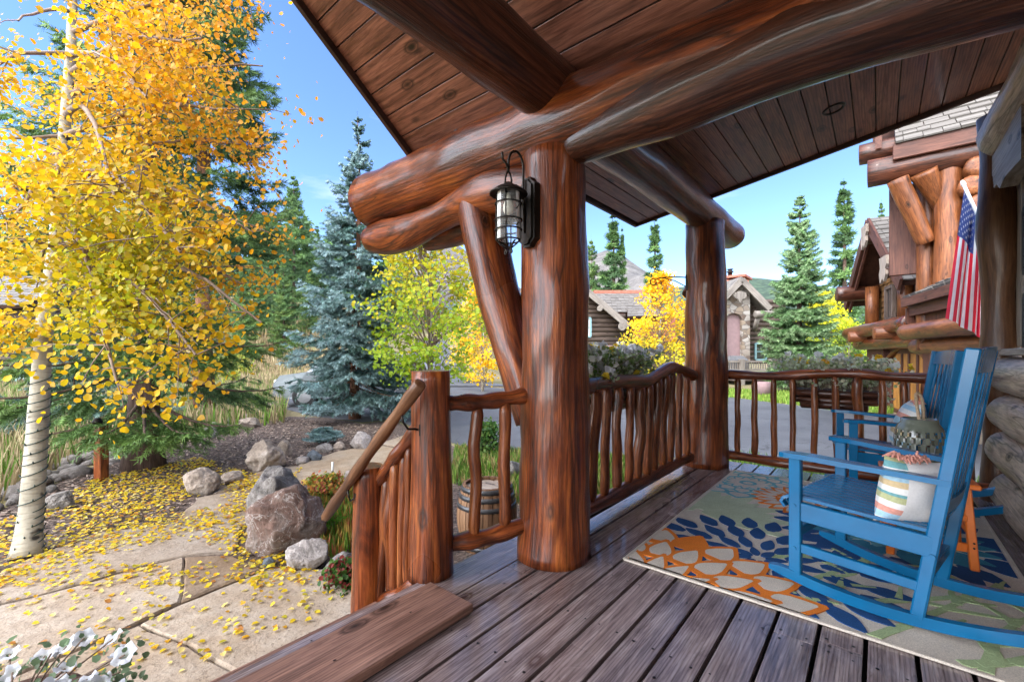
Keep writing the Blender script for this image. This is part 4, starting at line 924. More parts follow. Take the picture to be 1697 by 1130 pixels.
tag(blades('meadow_grass', pts, .45, .022, TAN+GRN[:1], M['grassy']), 'tan grass tufts right behind the white stones', kind='stuff')
pts = []
for _ in range(15000):
    f = random.uniform(8.3, 20); lo = -1.35*f; r = random.uniform(lo, -.52*f)
    if r > -3.2-f*.02 and f < 9.5: continue
    if f < 8.6+(.12*(-r-6) if r < -6 else 0)*-1+max(0, (r+7)*.9) : continue
    pts.append(gw(r, f))
tag(blades('meadow_grass', [tuple(p) for p in pts], .5, .03, TAN+GRN[:2], M['grassy']), 'tall dry tan grass beyond the dry stream', kind='stuff')
pts = [tuple(gw(random.uniform(-.62, -.3)*f, f)) for f in [random.uniform(19, 50) for _ in range(9000)]]
tag(blades('meadow_grass', pts, .7, .07, TAN, M['grassy']), 'dry tan grass on the hillside', kind='stuff')
pts = [tuple(p) for p in scatter([(1196, 657), (1285, 668), (1330, 673), (1400, 683), (1480, 686), (1480, 672), (1400, 662), (1300, 652), (1200, 646)], 7000)]
tag(blades('lawn', pts, .16, .03, [(.17, .32, .04), (.26, .4, .06), (.32, .42, .08)], M['grassy']), 'bright lawn beyond the driveway', kind='stuff')
pts = [tuple(p) for p in scatter([(755, 745), (980, 760), (1110, 764), (1120, 790), (985, 850), (870, 840), (745, 800)], 9000)]
tag(blades('ground_cover', pts, .14, .022, GRN+[(.3, .3, .1), (.35, .25, .1)], M['grassy']), 'low garden plants below the porch railing', kind='stuff')
pts = [tuple(p) for p in scatter([(1200, 765), (1250, 795), (1420, 855), (1600, 866), (1700, 880), (1700, 830), (1560, 800)], 5000)]
tag(blades('ground_cover', pts, .2, .022, GRN+[(.35, .38, .12)], M['grassy']), 'low yellow green plants beyond the far railing', kind='stuff')
pts = [tuple(p) for p in scatter([(470, 850), (545, 800), (595, 800), (600, 905), (560, 930), (500, 905)], 2500)]
tag(blades('ground_cover', pts, .13, .02, [(.12, .26, .03), (.4, .14, .06), (.45, .3, .06), (.2, .3, .05)], M['grassy']), 'red and green ground cover between the boulders and the stairs', kind='stuff')
# wood chips on the mulch
pts = scatter([(0, 905), (0, 850), (150, 780), (350, 722), (480, 694), (620, 705), (680, 730), (600, 740), (480, 775), (400, 790), (300, 850), (120, 890)], 10000)
n = len(pts); P = np.array([tuple(p) for p in pts]); P[:, 2] += rng.uniform(.008, .03, n); a = rng.uniform(0, 6.3, n); L = rng.uniform(.02, .06, n); W_ = rng.uniform(.004, .012, n)
d1 = np.stack([np.cos(a), np.sin(a), rng.uniform(-.3, .3, n)], 1)*L[:, None]*.5; d2 = np.stack([-np.sin(a), np.cos(a), rng.uniform(-.4, .4, n)], 1)*W_[:, None]
V = np.stack([P-d1-d2, P+d1-d2, P+d1+d2, P-d1+d2], 1).reshape(-1, 3); F = np.arange(4*n).reshape(-1, 4)
c = np.array([(.1, .065, .05), (.2, .14, .11), (.33, .26, .21), (.045, .03, .022)])[rng.integers(0, 4, n)]; M['chip'] = leafy('wood_chip', 0, .85)
tag(np_mesh('wood_chips', V, F, M['chip'], None, np.repeat(c, 4, 0)), 'dark wood chips covering the garden bed', kind='stuff')
# fallen aspen leaves
def leaf_quads(P, size, nrm, cols, cup=.15):
    """rounded leaves (six points, folded along the rib) at P with normals nrm"""
    n = len(P); nrm = nrm/np.linalg.norm(nrm, axis=1, keepdims=True); q = rng.normal(size=(n, 3)); u = np.cross(nrm, q); u /= np.linalg.norm(u, axis=1, keepdims=True); v = np.cross(nrm, u); s = size[:, None]
    def pt(a, b_, c_): return P + u*s*a + v*s*b_ + nrm*s*c_
    V = np.stack([pt(-.5, 0, 0), pt(-.33, .38, cup), pt(.14, .42, cup), pt(.55, 0, -.05), pt(.14, -.42, cup), pt(-.33, -.38, cup)], 1).reshape(-1, 3); i = np.arange(n)*6
    F = np.concatenate([np.stack([i, i+3, i+2, i+1], 1), np.stack([i, i+5, i+4, i+3], 1)]); return V, F, np.repeat(cols, 6, 0)
M['leaf'] = leafy('aspen_leaf', .5, .45, .3, .85, 1.15)
FALL = np.array([(.74, .53, .02), (.8, .6, .05), (.7, .38, .02), (.78, .64, .22), (.55, .48, .04), (.45, .2, .05)])
dens = lambda x, y: random.random() < max(.02, min(1, (.95 if y > 3.0 else .25)*(1 if x < -.62*y+.9 else .3)*(1 if x < -1.0 else .35)*(1-sstep(6.3, 8, y))))
pts = scatter([(-150, 1000), (-150, 880), (0, 870), (150, 800), (330, 760), (420, 790), (500, 780), (470, 850), (470, 930), (540, 960), (590, 1000), (500, 1060), (300, 1125), (0, 1129)], 5200, lambda x, y: dens(x, y) and ns((x*1.6, y*1.6, 2)) > -.22+random.uniform(-.25, .25))
n = len(pts); P = np.array([tuple(p) for p in pts]); P[:, 2] += rng.uniform(.031, .046, n); nr = np.stack([rng.normal(0, .22, n), rng.normal(0, .22, n), np.ones(n)], 1)
V, F, c = leaf_quads(P, rng.uniform(.024, .042, n), nr, FALL[rng.choice(6, n, p=[.3, .25, .13, .14, .1, .08])]*rng.uniform(.8, 1.1, (n, 1))); tag(np_mesh('fallen_leaves', V, F, M['leaf'], None, c), 'yellow and orange aspen leaves scattered over path and mulch', kind='stuff')
# ------------------------------------------------------------ trees
M['needle'] = leafy('spruce_needle', .12, .6, .25, .6, 1.25)
M['bark'] = wood('spruce_bark', [(.3, (.05, .03, .022)), (.55, (.13, .085, .065)), (.8, (.22, .16, .13))], .9, 0, 14, 40, 1.0, False)
M['pine_bark'] = wood('orange_bark', [(.3, (.09, .04, .022)), (.55, (.2, .09, .05)), (.8, (.3, .16, .09))], .9, 0, 14, 40, 1.0, False)
def barbs(A, B, nb, ln, wd_, cols, ang=.9):
    """needle tufts along the twigs A->B"""
    n = len(A); D = B-A; L = np.linalg.norm(D, axis=1, keepdims=True); D = D/np.maximum(L, 1e-6)
    ln = np.repeat(np.broadcast_to(np.asarray(ln, float), (n,)), nb)[:, None]; A2 = np.repeat(A, nb, 0); D2 = np.repeat(D, nb, 0); L2 = np.repeat(L, nb, 0); s = np.tile(np.linspace(.03, 1, nb), n)[:, None] + rng.uniform(-.3/nb, .3/nb, (n*nb, 1))
    q = rng.normal(size=(n*nb, 3)); q -= D2*(q*D2).sum(1, keepdims=True); q /= np.linalg.norm(q, axis=1, keepdims=True)
    base = A2+D2*L2*s; tip = base + (D2*np.cos(ang)+q*np.sin(ang))*ln*rng.uniform(.7, 1.2, (n*nb, 1)); w_ = np.cross(D2, q)*wd_*.5
    V = np.stack([base-w_, base+w_, tip+w_*.4, tip-w_*.4], 1).reshape(-1, 3); F = np.arange(4*n*nb).reshape(-1, 4)
    c = np.repeat(cols, nb, 0)*rng.uniform(.7, 1.25, (n*nb, 1)); return V, F, np.repeat(c, 4, 0)
def conifer(h, rad, whorl, per, cols, nb=10, ln=.06, wd_=.02, z0=.06, droop=.25, twigs=10, tipcol=None, gap=0.0, shape=1.0, lean=0, seed=0, trunk_r=None, bent=.3):
    """returns trunk builder and the crown arrays of one conifer standing at the origin"""
    rs = np.random.default_rng(seed); random.seed(seed+1); A = []; B = []; C = []; LN = []; tb = MB()
    tr = trunk_r or h*.017
    tb.tube([(lean*math.sin(3*s)*s, lean*math.cos(2*s)*s*.5, h*s) for s in lin(0, .985, 18)], [max(tr*(1-s)**.85+.35*tr*math.exp(-s*30), .006) for s in lin(0, .985, 18)], 12, .12, 2)
    cols = np.array(cols)
    for iw in range(whorl):
        s = z0+(1-z0)*(iw+rs.uniform(-.3, .3))/whorl; s = min(max(s, z0*.9), .985)
        Lm = rad*(1-s)**shape*1.0+.03*rad
        if s < .18: Lm *= .8+.2*s/.18
        if rs.random() < gap: continue
        for k in range(per):
            a = rs.uniform(0, 2*np.pi); L = Lm*rs.uniform(.62, 1.12); el = -droop*(1.25-s*2.1) + rs.normal(0, .07)
            d = np.array([math.cos(a)*math.cos(el), math.sin(a)*math.cos(el), math.sin(el)]); side = np.array([-math.sin(a), math.cos(a), 0.])
            o = np.array([lean*math.sin(3*s)*s, lean*math.cos(2*s)*s*.5, h*s]); nseg = 6; pts = [o]
            for q in range(1, nseg+1):
                x = q/nseg; pts.append(o+d*L*x+np.array([0, 0, -bent*droop*L*x*(1-x)*1.2+ L*.16*x*x*x*(1 if droop > 0 else 0)]))
            tb_r = max(.004, tr*.16*(1-s)+.002)
            if L > .25 and ln < .12: tb.tube([tuple(p) for p in pts], [tb_r*(1-.8*q/nseg) for q in range(nseg+1)], 5, cap=False)
            base = cols[rs.integers(0, len(cols))]*(.8+.4*rs.random())
            for q in range(nseg):
                if q > 0: A.append(pts[q]); B.append(pts[q+1]); C.append(base)
            nt_ = max(3, int(twigs*(.35+.65*L/rad)))
            for j in range(nt_):
                x = .16+.84*(j+rs.random())/nt_; i = min(int(x*nseg), nseg-1); p = pts[i]+(pts[i+1]-pts[i])*(x*nseg-i); tl = min(.42*L, .5*L*(1.12-x)+.04*L)*rs.uniform(.6, 1.15)
                for sg in (-1, 1):
                    td = d*rs.uniform(.5, .9)+side*sg*rs.uniform(.55, .95)+np.array([0, 0, rs.uniform(-.35, .02)*max(droop, .1)*2]); td /= np.linalg.norm(td); e = p+td*tl
                    A.append(p); B.append(e); cc = base*(.85+.3*rs.random()); C.append(tipcol*(.8+.4*rs.random()) if tipcol is not None and x > .5 and rs.random() < .65 else cc)
                    if tl > ln*3.2:
                        for w2 in range(int(tl/(ln*1.5))):
                            x2 = rs.uniform(.3, .95); p2 = p+td*tl*x2; t2 = td*.7+d*.4*rs.random()+side*rs.choice([-1, 1])*.5+np.array([0, 0, rs.uniform(-.35, .1)]); t2 /= np.linalg.norm(t2); A.append(p2); B.append(p2+t2*tl*.38*rs.uniform(.6, 1.1)); C.append(C[-1])
            LN += [ln*min(1, .22+2.6*Lm/rad)]*(len(A)-len(LN))
    A.append(np.array([lean*math.sin(3)*.97, lean*math.cos(2)*.48, h*.955])); B.append(np.array([lean*math.sin(3), lean*math.cos(2)*.5, h*1.01])); C.append(cols[0]); LN += [ln*.3]*(len(A)-len(LN))
    return tb, barbs(np.array(A), np.array(B), nb, np.array(LN), wd_, np.array(C))
def plant_tree(name, label, cat, p, tb, crown, bark, group=None, rz=0, mat_=None):
    t = thing(name, label, cat, tuple(p), rz, group); tb.build('trunk', bark, t, True); V, F, c = crown
    o = np_mesh('crown', V, F, mat_ or M['needle'], None, c); o.parent = t; return t
DK = [(.06, .13, .045), (.085, .17, .05), (.045, .095, .04)]; BLU = [(.14, .23, .22), (.18, .29, .28), (.09, .17, .155)]; MID = [(.11, .2, .065), (.15, .26, .08), (.08, .15, .06)]; YGR = [(.12, .2, .05), (.16, .24, .06)]
# dark spruce behind the aspen
tb, cr_ = conifer(9.2, 2.3, 25, 5, [(.09, .17, .05), (.12, .22, .06), (.07, .13, .045)], 20, .06, .011, .12, .42, 13, np.array((.16, .27, .07)), .06, .55, .08, 11, .2)
plant_tree('spruce_tree', 'dark green spruce with drooping lower boughs in the mulch behind the yellow aspen', 'tree', on(238, 776), tb, cr_, M['bark'], None, .4)
tb, cr_ = conifer(15, 2.3, 34, 6, [(.06, .12, .04), (.09, .16, .05)], 16, .13, .022, .3, .15, 15, np.array((.12, .2, .07)), .1, .55, .15, 12, .22)
plant_tree('pine_tree', 'tall dark pine rising behind the top of the yellow aspen', 'tree', cw(-7.6, 10.8, hgt(-7.6, 10.8)), tb, cr_, M['pine_bark'], None, 1)
tb, cr_ = conifer(7.7, 2.1, 40, 6, [(.15, .25, .23), (.2, .31, .3), (.1, .19, .16)], 22, .06, .016, .08, .3, 14, np.array((.3, .43, .44)), .03, .95, .25, 13, .12, .5)
plant_tree('blue_spruce', 'silvery blue spruce with a sparse cone laden top beside the driveway', 'tree', on(588, 694), tb, cr_, M['pine_bark'], None, .2)
tb, cr_ = conifer(1.7, 1.8, 10, 6, [(.1, .17, .13), (.14, .22, .17)], 16, .06, .012, .12, .2, 12, np.array((.2, .3, .26)), 0, .8, .04, 14)
plant_tree('spruce_tree', 'low bluish spruce behind the light wrapped aspen trunk', 'tree', on(120, 724), tb, cr_, M['bark'])
tb, cr_ = conifer(.34, .42, 7, 7, BLU, 14, .03, .008, .15, -.3, 8, np.array((.2, .3, .31)), 0, .5, 0, 15)
plant_tree('dwarf_spruce', 'small spreading blue spruce shrub in the mulch bed', 'shrub', on(536, 737), tb, cr_, M['bark'])
# spruces on the slope across the road
V1 = [conifer(11, w0, wn, pn, c_, 8, .26, .045, .05, .3, tw_, None, g_, sh, .1, 20+i, .16) for i, (c_, g_, sh, w0, wn, pn, tw_) in enumerate(((MID, .05, .9, 2.3, 36, 6, 8), (DK+MID, .1, 1.0, 2.3, 34, 6, 8), (YGR+MID, .03, .85, 2.4, 34, 7, 8), (DK+MID, .1, .75, 1.0, 44, 4, 5)))]
proto = []
BG = [(487, 288, 40, 0, 'tallest narrow spruce on the slope left of the blue spruce'), (455, 362, 37, 1, 'spruce left of the tallest slope spruce'), (525, 372, 44, 0, 'slim spruce just right of the tallest slope spruce'), (508, 366, 42, 1, 'spruce partly merged into the right flank of the tallest slope spruce'), (545, 415, 47, 2, 'small sunny spruce peeking out behind the blue spruce'), (420, 395, 34, 2, 'yellowish spruce on the slope at the edge of the aspen leaves'), (403, 440, 29, 2, 'bright green young spruce on the meadow slope'), (380, 350, 38, 1, 'dark spruce on the slope behind the aspen branches'), (345, 380, 32, 0, 'spruce on the slope showing between aspen and dark spruce'), (470, 430, 31, 2, 'light green lower spruce standing in front of the slope spruces'), (512, 445, 34, 2, 'short light green spruce above the parked car'), (565, 430, 52, 1, 'far dark spruce directly behind the blue spruce'), (615, 440, 56, 0, 'far spruce right of the blue spruce trunk'), (660, 450, 60, 1, 'far spruce behind the yellow green aspen'), (800, 470, 58, 0, 'far spruce seen beside the knee brace'), (300, 300, 42, 1, 'tall spruce far behind the leaning aspen'), (200, 420, 36, 0, 'spruce behind the middle of the aspen crown'), (120, 330, 44, 1, 'spruce far behind the left part of the aspen'), (30, 400, 40, 0, 'spruce near the cabin roof beyond the aspen')]
def bg_tree(px, py, d, k, lab, grp, wide=1.0, name='spruce_tree'):
    base = on_hill(px, d); top = CAMZ-(py-HY)/FPX*d; sc = (top-base.z)/11
    if len(proto) < 3: 
        for i in range(4): proto.append(None)
    if proto[k] is None: t = plant_tree(name, lab, 'tree', base, V1[k][0], V1[k][1], M['bark'], grp); proto[k] = t
    else: t = copy_tree(proto[k]); t.location = base; ORG[t.name] = Vector(base)
    t.scale = (sc*wide, sc*wide, sc); t.rotation_euler = (0, 0, px*.37); tag(t, lab, 'tree', grp); return t
for x, y, d, k, lab in BG: bg_tree(x, y, d, k, lab, 'spruces on the slope across the road', .95 if d < 50 else 1.0)
for x, y, d, k, lab, w_ in ((980, 392, 46, 2, 'bright green spruce behind the neighbouring house, nearest the porch column', .75), (1015, 356, 44, 3, 'tall dark spruce with a slim double top behind the neighbouring roof', 1.5), (1031, 378, 45, 3, 'thin bare spruce right beside the double topped spruce', .6), (1084, 361, 40, 3, 'dark spruce rising above the golden aspen', 1.2), (1240, 500, 60, 0, 'spruce behind the stone arch gable', 1), (1400, 298, 27, 3, 'thin sparse spruce left of the garage gable', 1.1), (1460, 330, 48, 1, 'far spruce tip above the garage roof', .6)):
    bg_tree(x, y, d, k, lab, 'spruces behind the neighbouring houses', w_)
tb, cr_ = conifer(8.6, 1.85, 46, 7, [(.13, .24, .09), (.17, .3, .11), (.1, .19, .07)], 16, .10, .022, .04, .25, 14, np.array((.26, .38, .18)), .05, .8, .08, 31, .15)
plant_tree('spruce_tree', 'tall full green spruce on the lawn between the stone gable and the garage', 'tree', cw((1325-CX)/FPX*19, 19, GZ), tb, cr_, M['bark'])
# a far wood that reads as one mass
A_ = []; B_ = []; C_ = []
for _ in range(420):
    f = random.uniform(62, 120); r = random.uniform(-1.35, -.18)*f if random.random() < .8 else random.uniform(-.1, 1.3)*f; z = hgt(r, f); H = random.uniform(7, 13)*(1 if r < 0 else .75); base = cw(r, f, z); c_ = np.array(random.choice(DK+MID))
    for i in range(44):
        s = random.random()**.8; L = 2.3*(1-s)+.15; a = random.uniform(0, 6.3); p = np.array(base)+np.array([0, 0, H*s]); A_.append(p); B_.append(p+np.array([math.cos(a)*L, math.sin(a)*L, -.25*L])); C_.append(c_)
V, F, c = barbs(np.array(A_), np.array(B_), 4, .9, .3, np.array(C_)); tag(np_mesh('far_forest', V, F, M['needle'], None, c), 'dense far wood of dark conifers along the valley', kind='stuff')

# ------------------------------------------------------------ aspens
m, t, b = mat('aspen_bark'); g = coords(t, 'grain'); n1 = noise_n(t, coords(t, 'grain', (5, 5, 2)), 1, 5, .6); n2 = noise_n(t, coords(t, 'grain', (9, 9, 60)), 1, 3, .6); n3 = noise_n(t, coords(t, 'grain', (6, 6, 9)), 1, 2, .5)
c = ramp(t, n1, [(.3, (.2, .175, .125)), (.6, (.38, .345, .265))]); c = mixc(t, c, ramp(t, n2, [(.3, (.5, .45, .4)), (.5, (1, 1, 1))]), .6, 'MULTIPLY'); c = mixc(t, c, ramp(t, n3, [(.31, (.07, .06, .05)), (.37, (1, 1, 1))]), 1, 'MULTIPLY'); t.links.new(c, b.inputs['Base Color']); b.inputs['Roughness'].default_value = .75; bump(t, b, n2, .4, .01); M['aspen_bark'] = m
M['twig'] = plain('aspen_twig', (.2, .14, .1), .8, 0, .3, 20, .2)
def leaf_cloud(centres, nper, spread, size, colf, flat=.5):
    n = len(centres)*nper; P = np.repeat(np.array(centres), nper, 0)+rng.normal(size=(n, 3))*np.array([1, 1, .75])*spread; nr = rng.normal(size=(n, 3)); nr[:, 2] = np.abs(nr[:, 2])*.6; nr += np.array([-.5*CP, -.5*SP, .2])
    return leaf_quads(P, size*rng.uniform(.5, 1.3, n), nr, colf(P), .1)
asp_base = on(44, 918); asp = thing('aspen_tree', 'leaning aspen with white trunk wrapped in string lights and golden orange leaves', 'tree', tuple(asp_base))
tr_pts = [on(44, 922), at(52, 840, 3.6), at(62, 720, 3.66), at(68, 620, 3.7), at(76, 520, 3.74), at(92, 410, 3.8), at(104, 260, 3.9), at(117, 90, 4.0), at(124, -80, 4.1), at(128, -330, 4.2), at(125, -560, 4.25)]
trP = []
for i in range(len(tr_pts)-1):
    for k in range(5): trP.append(tr_pts[i].lerp(tr_pts[i+1], k/5))
trP.append(tr_pts[-1]); nT = len(trP)
mb = MB(); mb.tube(trP, [.03*math.exp(-i/1.6)+.08-.064*(i/(nT-1)) for i in range(nT)], 24, .06, 2.4); mb.build('trunk', M['aspen_bark'], asp)
# boughs: (where on the trunk 0..1, tip pixel, tip distance)
BOUGH = [(.36, (-40, 560), 3.3), (.45, (250, 560), 3.0), (.46, (440, 538), 3.1), (.47, (330, 590), 2.7), (.5, (400, 470), 3.6), (.52, (200, 640), 2.6), (.5, (-60, 450), 3.0), (.55, (420, 380), 3.3), (.57, (300, 430), 2.5), (.56, (10, 380), 2.8), (.6, (430, 250), 3.9), (.62, (400, 180), 3.2), (.63, (-60, 250), 3.6), (.64, (200, 330), 2.7), (.66, (430, 110), 4.1), (.68, (330, 60), 3.0), (.7, (-60, 130), 3.1), (.71, (250, 170), 2.9), (.73, (410, -10), 3.8), (.75, (30, 40), 3.3), (.76, (300, -60), 3.4), (.8, (200, -120), 3.3), (.82, (-30, -120), 4.2), (.85, (350, -200), 4.2), (.9, (100, -330), 3.7), (.94, (230, -380), 4.5), (.66, (120, 200), 5.0), (.58, (200, 420), 5.0), (.72, (260, 30), 5.0), (.5, (60, 480), 4.9), (.85, (60, -230), 5), (.97, (120, -560), 4.2), (.55, (150, 500), 2.9), (.6, (90, 330), 2.9)]
bb = MB(); cen = []
for s, (x, y), d in BOUGH:
    x0 = s*(nT-1); i = int(x0); a = trP[i]; e = at(x, y, d); L = (e-a).length; pts = [a.lerp(e, q)+Vector((0, 0, .18*L*math.sin(math.pi*q)*(.7 if y > 300 else .3)))+Vector((ns((q*3, s*40, x)), ns((q*3, s*40, y)), ns((q*3, s*9, d))))*.08*q for q in lin(0, 1, 9)]
    bb.tube([tuple(p) for p in pts], [.024*(1-.85*q)*(L/2)**.5+.003 for q in lin(0, 1, 9)], 7, cap=False)
    for k in range(int(15+13*L)):
        q = random.uniform(.22, 1.03)**.8; j = min(int(q*8), 7); p = pts[j].lerp(pts[j+1], min(q*8-j, 1)); off = Vector((random.gauss(0, 1), random.gauss(0, 1), random.gauss(-.15, .75)))*.14*(1.25-.5*q)*(L**.4)
        pp_ = p+off; r_, f_ = rf(pp_); X_ = CX+r_/f_*FPX; Y_ = HY-(pp_.z-CAMZ)/f_*FPX
        if ns(pp_, 2.0, 5) < (-.05 if X_ < 200 and Y_ < 330 else -.26): continue
        cen.append(p+off); bb.tube([tuple(p), tuple(p+off*.6+Vector((0, 0, .02))), tuple(p+off)], [.005, .0035, .002], 4, cap=False)
bb.build('boughs', M['twig'], asp)
def asp_col(P):
    r = P[:, 0]*SP-P[:, 1]*CP; f = P[:, 0]*CP+P[:, 1]*SP; x = CX+r/f*FPX; y = HY-(P[:, 2]-CAMZ)/f*FPX; n_ = len(P)
    core = np.exp(-((x-190)/170)**2-((y-460)/170)**2); og = np.clip((x-80)/330*.75+(330-y)/900, 0, 1); k = rng.random(n_)
    Y = np.array((.74, .45, .01)); O = np.array((.76, .3, .015)); G = np.array((.38, .42, .018)); c = Y+(O-Y)*np.clip(og*.8+rng.normal(0, .3, n_), 0, 1)[:, None]
    g = np.clip(core*.75+rng.normal(0, .22, n_), 0, 1)[:, None]; c = c*(1-g)+G*g; return c*rng.uniform(.72, 1.15, (n_, 1))
V, F, c = leaf_cloud([tuple(p) for p in cen], 29, .105, .037, asp_col); np_mesh('crown', V, F, M['leaf'], asp, c)
# string of lights round its trunk
sg = thing('string_lights', 'dark green string of tiny lights wound round the aspen trunk', 'string lights', tuple(asp_base)); mb = MB(); pts = []; n_ = 330
def trunk_pt(q): j = min(int(q), nT-2); return trP[j].lerp(trP[j+1], q-j)
for i in range(n_):
    q = 15.3*i/n_*(1-.0)+.3; a = i*.36+.9*math.sin(i*.07)+.5*math.sin(i*.031); c_ = trunk_pt(q); rr = .03*math.exp(-q/1.6)+.08-.064*(q/(nT-1))+.006; pts.append(c_+Vector((math.cos(a)*rr, math.sin(a)*rr, -.012+.012*math.sin(a*1.0+1))))
M['wire'] = plain('green_wire', (.012, .03, .022), .5, 0, .2, 20, 0); mb.tube([tuple(p) for p in pts], .0042, 5, cap=False); mb.build('wire', M['wire'], sg)
mb = MB()
for i in range(4, n_, 7):
    p = pts[i]; o_ = (p-trunk_pt(15.3*i/n_+.3)).normalized(); mb.tube([tuple(p), tuple(p+o_*.008+Vector((0, 0, .008))), tuple(p+o_*.012+Vector((0, 0, .024)))], [.005, .006, .002], 6)
tag(mb.build('bulb_row', M['wire'], sg), kind='stuff')
def small_aspen(name, label, p, h, rad, cols, n, z0=.18, sz=.11, seed=3, grp=None, per=16):
    random.seed(seed); t = thing(name, label, 'tree', tuple(p), 0, grp); mb = MB(); P0 = Vector(p); le = Vector((random.uniform(-.3, .3), random.uniform(-.3, .3), 0))
    ax = [P0+Vector((0, 0, -.05+h*s))+le*s*s+Vector((ns((s*3, seed, 0)), ns((s*3, seed, 5)), 0))*.25*s for s in lin(0, .96, 14)]; mb.tube(ax, [max(.012*h*(1-s)+.006, .006) for s in lin(0, 1, 14)], 10, .05, 2); mb.build('trunk', M['aspen_bark'], t)
    cs = []; bb = MB()
    for k in range(n):
        s = z0+(1-z0)*random.random()**.9; e = rad*(math.sin(math.pi*min(1, (s-z0*.6)/(1-z0*.6))**.7)**.75+.06); a = random.uniform(0, 6.3); rr = e*random.uniform(.35, 1.08); i = min(int(s*13), 12); o = ax[i].lerp(ax[min(i+1, 13)], s*13-i) if i < 13 else ax[-1]
        c_ = o+Vector((math.cos(a)*rr, math.sin(a)*rr, rr*.25)); 
        if ns(c_, 1.1, seed) < -.3: continue
        cs.append(tuple(c_)); bb.tube([tuple(ax[max(i-1, 0)]), tuple(o.lerp(c_, .5)), tuple(c_)], [.012, .008, .003], 4, cap=False)
    bb.build('boughs', M['twig'], t); C = np.array(cols)
    def cf(P):
        k = np.clip(((P[:, 2]-P0.z)/h-.3)/.6+rng.normal(0, .28, len(P)), 0, .999); return C[(k*len(C)).astype(int)]*rng.uniform(.75, 1.2, (len(P), 1))
    V, F, c = leaf_cloud(cs, per, rad*.11, sz, cf); np_mesh('crown', V, F, M['leaf'], t, c); return t
small_aspen('aspen_tree', 'yellow green young aspen beside the driveway, seen left of the knee brace', on(712, 706), 4.75, 1.35, [(.27, .4, .025), (.36, .45, .025), (.5, .5, .025), (.6, .48, .02)], 240, .2, .085, 5, None, 26)
small_aspen('aspen_tree', 'bright golden aspen glowing behind the knee brace', cw((800-CX)/FPX*19, 19, GZ), 5.0, 1.35, [(.86, .56, .02), (.86, .5, .015)], 190, .1, .11, 6, 'golden aspens across the driveway', 24)
small_aspen('aspen_tree', 'low golden aspen bush by the bend of the road', cw((775-CX)/FPX*24, 24, GZ+.1), 2.4, 1.2, [(.5, .44, .03), (.66, .42, .015)], 90, .1, .12, 16, 'golden aspens across the driveway', 20)
small_aspen('aspen_tree', 'golden yellow slender aspen in front of the neighbouring house', cw((1092-CX)/FPX*19, 19, GZ), 5.3, 1.35, [(.66, .6, .04), (.9, .58, .02), (.9, .52, .015), (.9, .52, .015)], 260, .12, .10, 7, 'golden aspens across the driveway', 24)
small_aspen('aspen_tree', 'lime yellow aspen behind the tall full green spruce', cw((1375-CX)/FPX*23, 23, GZ), 5.0, 1.4, [(.5, .62, .04), (.62, .66, .04), (.7, .64, .03)], 200, .1, .12, 8, 'golden aspens across the driveway', 22)
small_aspen('aspen_tree', 'green leafed young tree low between the lime yellow aspen and the garage', cw((1405-CX)/FPX*20, 20, GZ), 2.8, 1.1, [(.12, .22, .05), (.2, .3, .05)], 90, .1, .1, 9, None, 20)
# shrubs by the meadow and by the house
def bush(name, label, p, w_, h, cols, n, sz, seed, flowers=None, grp=None):
    random.seed(seed); t = thing(name, label, 'shrub', tuple(p), 0, grp); P0 = Vector(p); cs = []; sb = MB()
    for k in range(n):
        a = random.uniform(0, 6.3); e = random.uniform(0, 1)**.5; z = random.uniform(.1, 1); c_ = P0+Vector((math.cos(a)*e*w_*math.sqrt(1.05-z*z), math.sin(a)*e*w_*math.sqrt(1.05-z*z), h*z)); cs.append(tuple(c_)); sb.tube([tuple(P0), tuple(P0.lerp(c_, .5)+Vector((0, 0, .1*h))), tuple(c_)], [.006, .005, .002], 4, cap=False)
    sb.build('stems', M['twig'], t); C = np.array(cols); V, F, c = leaf_cloud(cs, 16, h*.13, sz, lambda P: C[rng.integers(0, len(C), len(P))]*rng.uniform(.7, 1.2, (len(P), 1))); np_mesh('foliage', V, F, M['leaf'], t, c); return t
bush('shrub', 'yellow green bush at the foot of the slope spruces', on_hill(385, 24), 1.3, 1.5, [(.22, .3, .04), (.32, .36, .05), (.4, .36, .05)], 90, .12, 40)
bush('shrub', 'small leafy shrub beside the driveway edge behind the short railing', on(806, 755), .22, .5, [(.04, .11, .02), (.07, .16, .03), (.12, .2, .04)], 70, .05, 41)
bush('shrub', 'dark little conifer like shrub beside the neighbouring house door', cw((1058-CX)/FPX*22, 22, GZ), .8, 2.2, [(.03, .07, .03), (.05, .1, .04)], 110, .1, 42)
bush('shrub', 'bright green feathery plant beside the big brown boulder', on(540, 884), .17, .2, [(.13, .32, .03), (.2, .4, .04)], 60, .022, 43)
bush('shrub', 'small leafy plant with red leaves at the foot of the lower stair post', on(574, 972), .16, .17, [(.05, .14, .03), (.1, .2, .04), (.3, .06, .05)], 50, .032, 44)
bush('shrub', 'red and yellow tinted plant among the boulders left of the stairs', on(540, 828), .3, .26, [(.5, .2, .05), (.55, .4, .06), (.2, .3, .05), (.45, .12, .06)], 70, .035, 45)
random.seed(99)
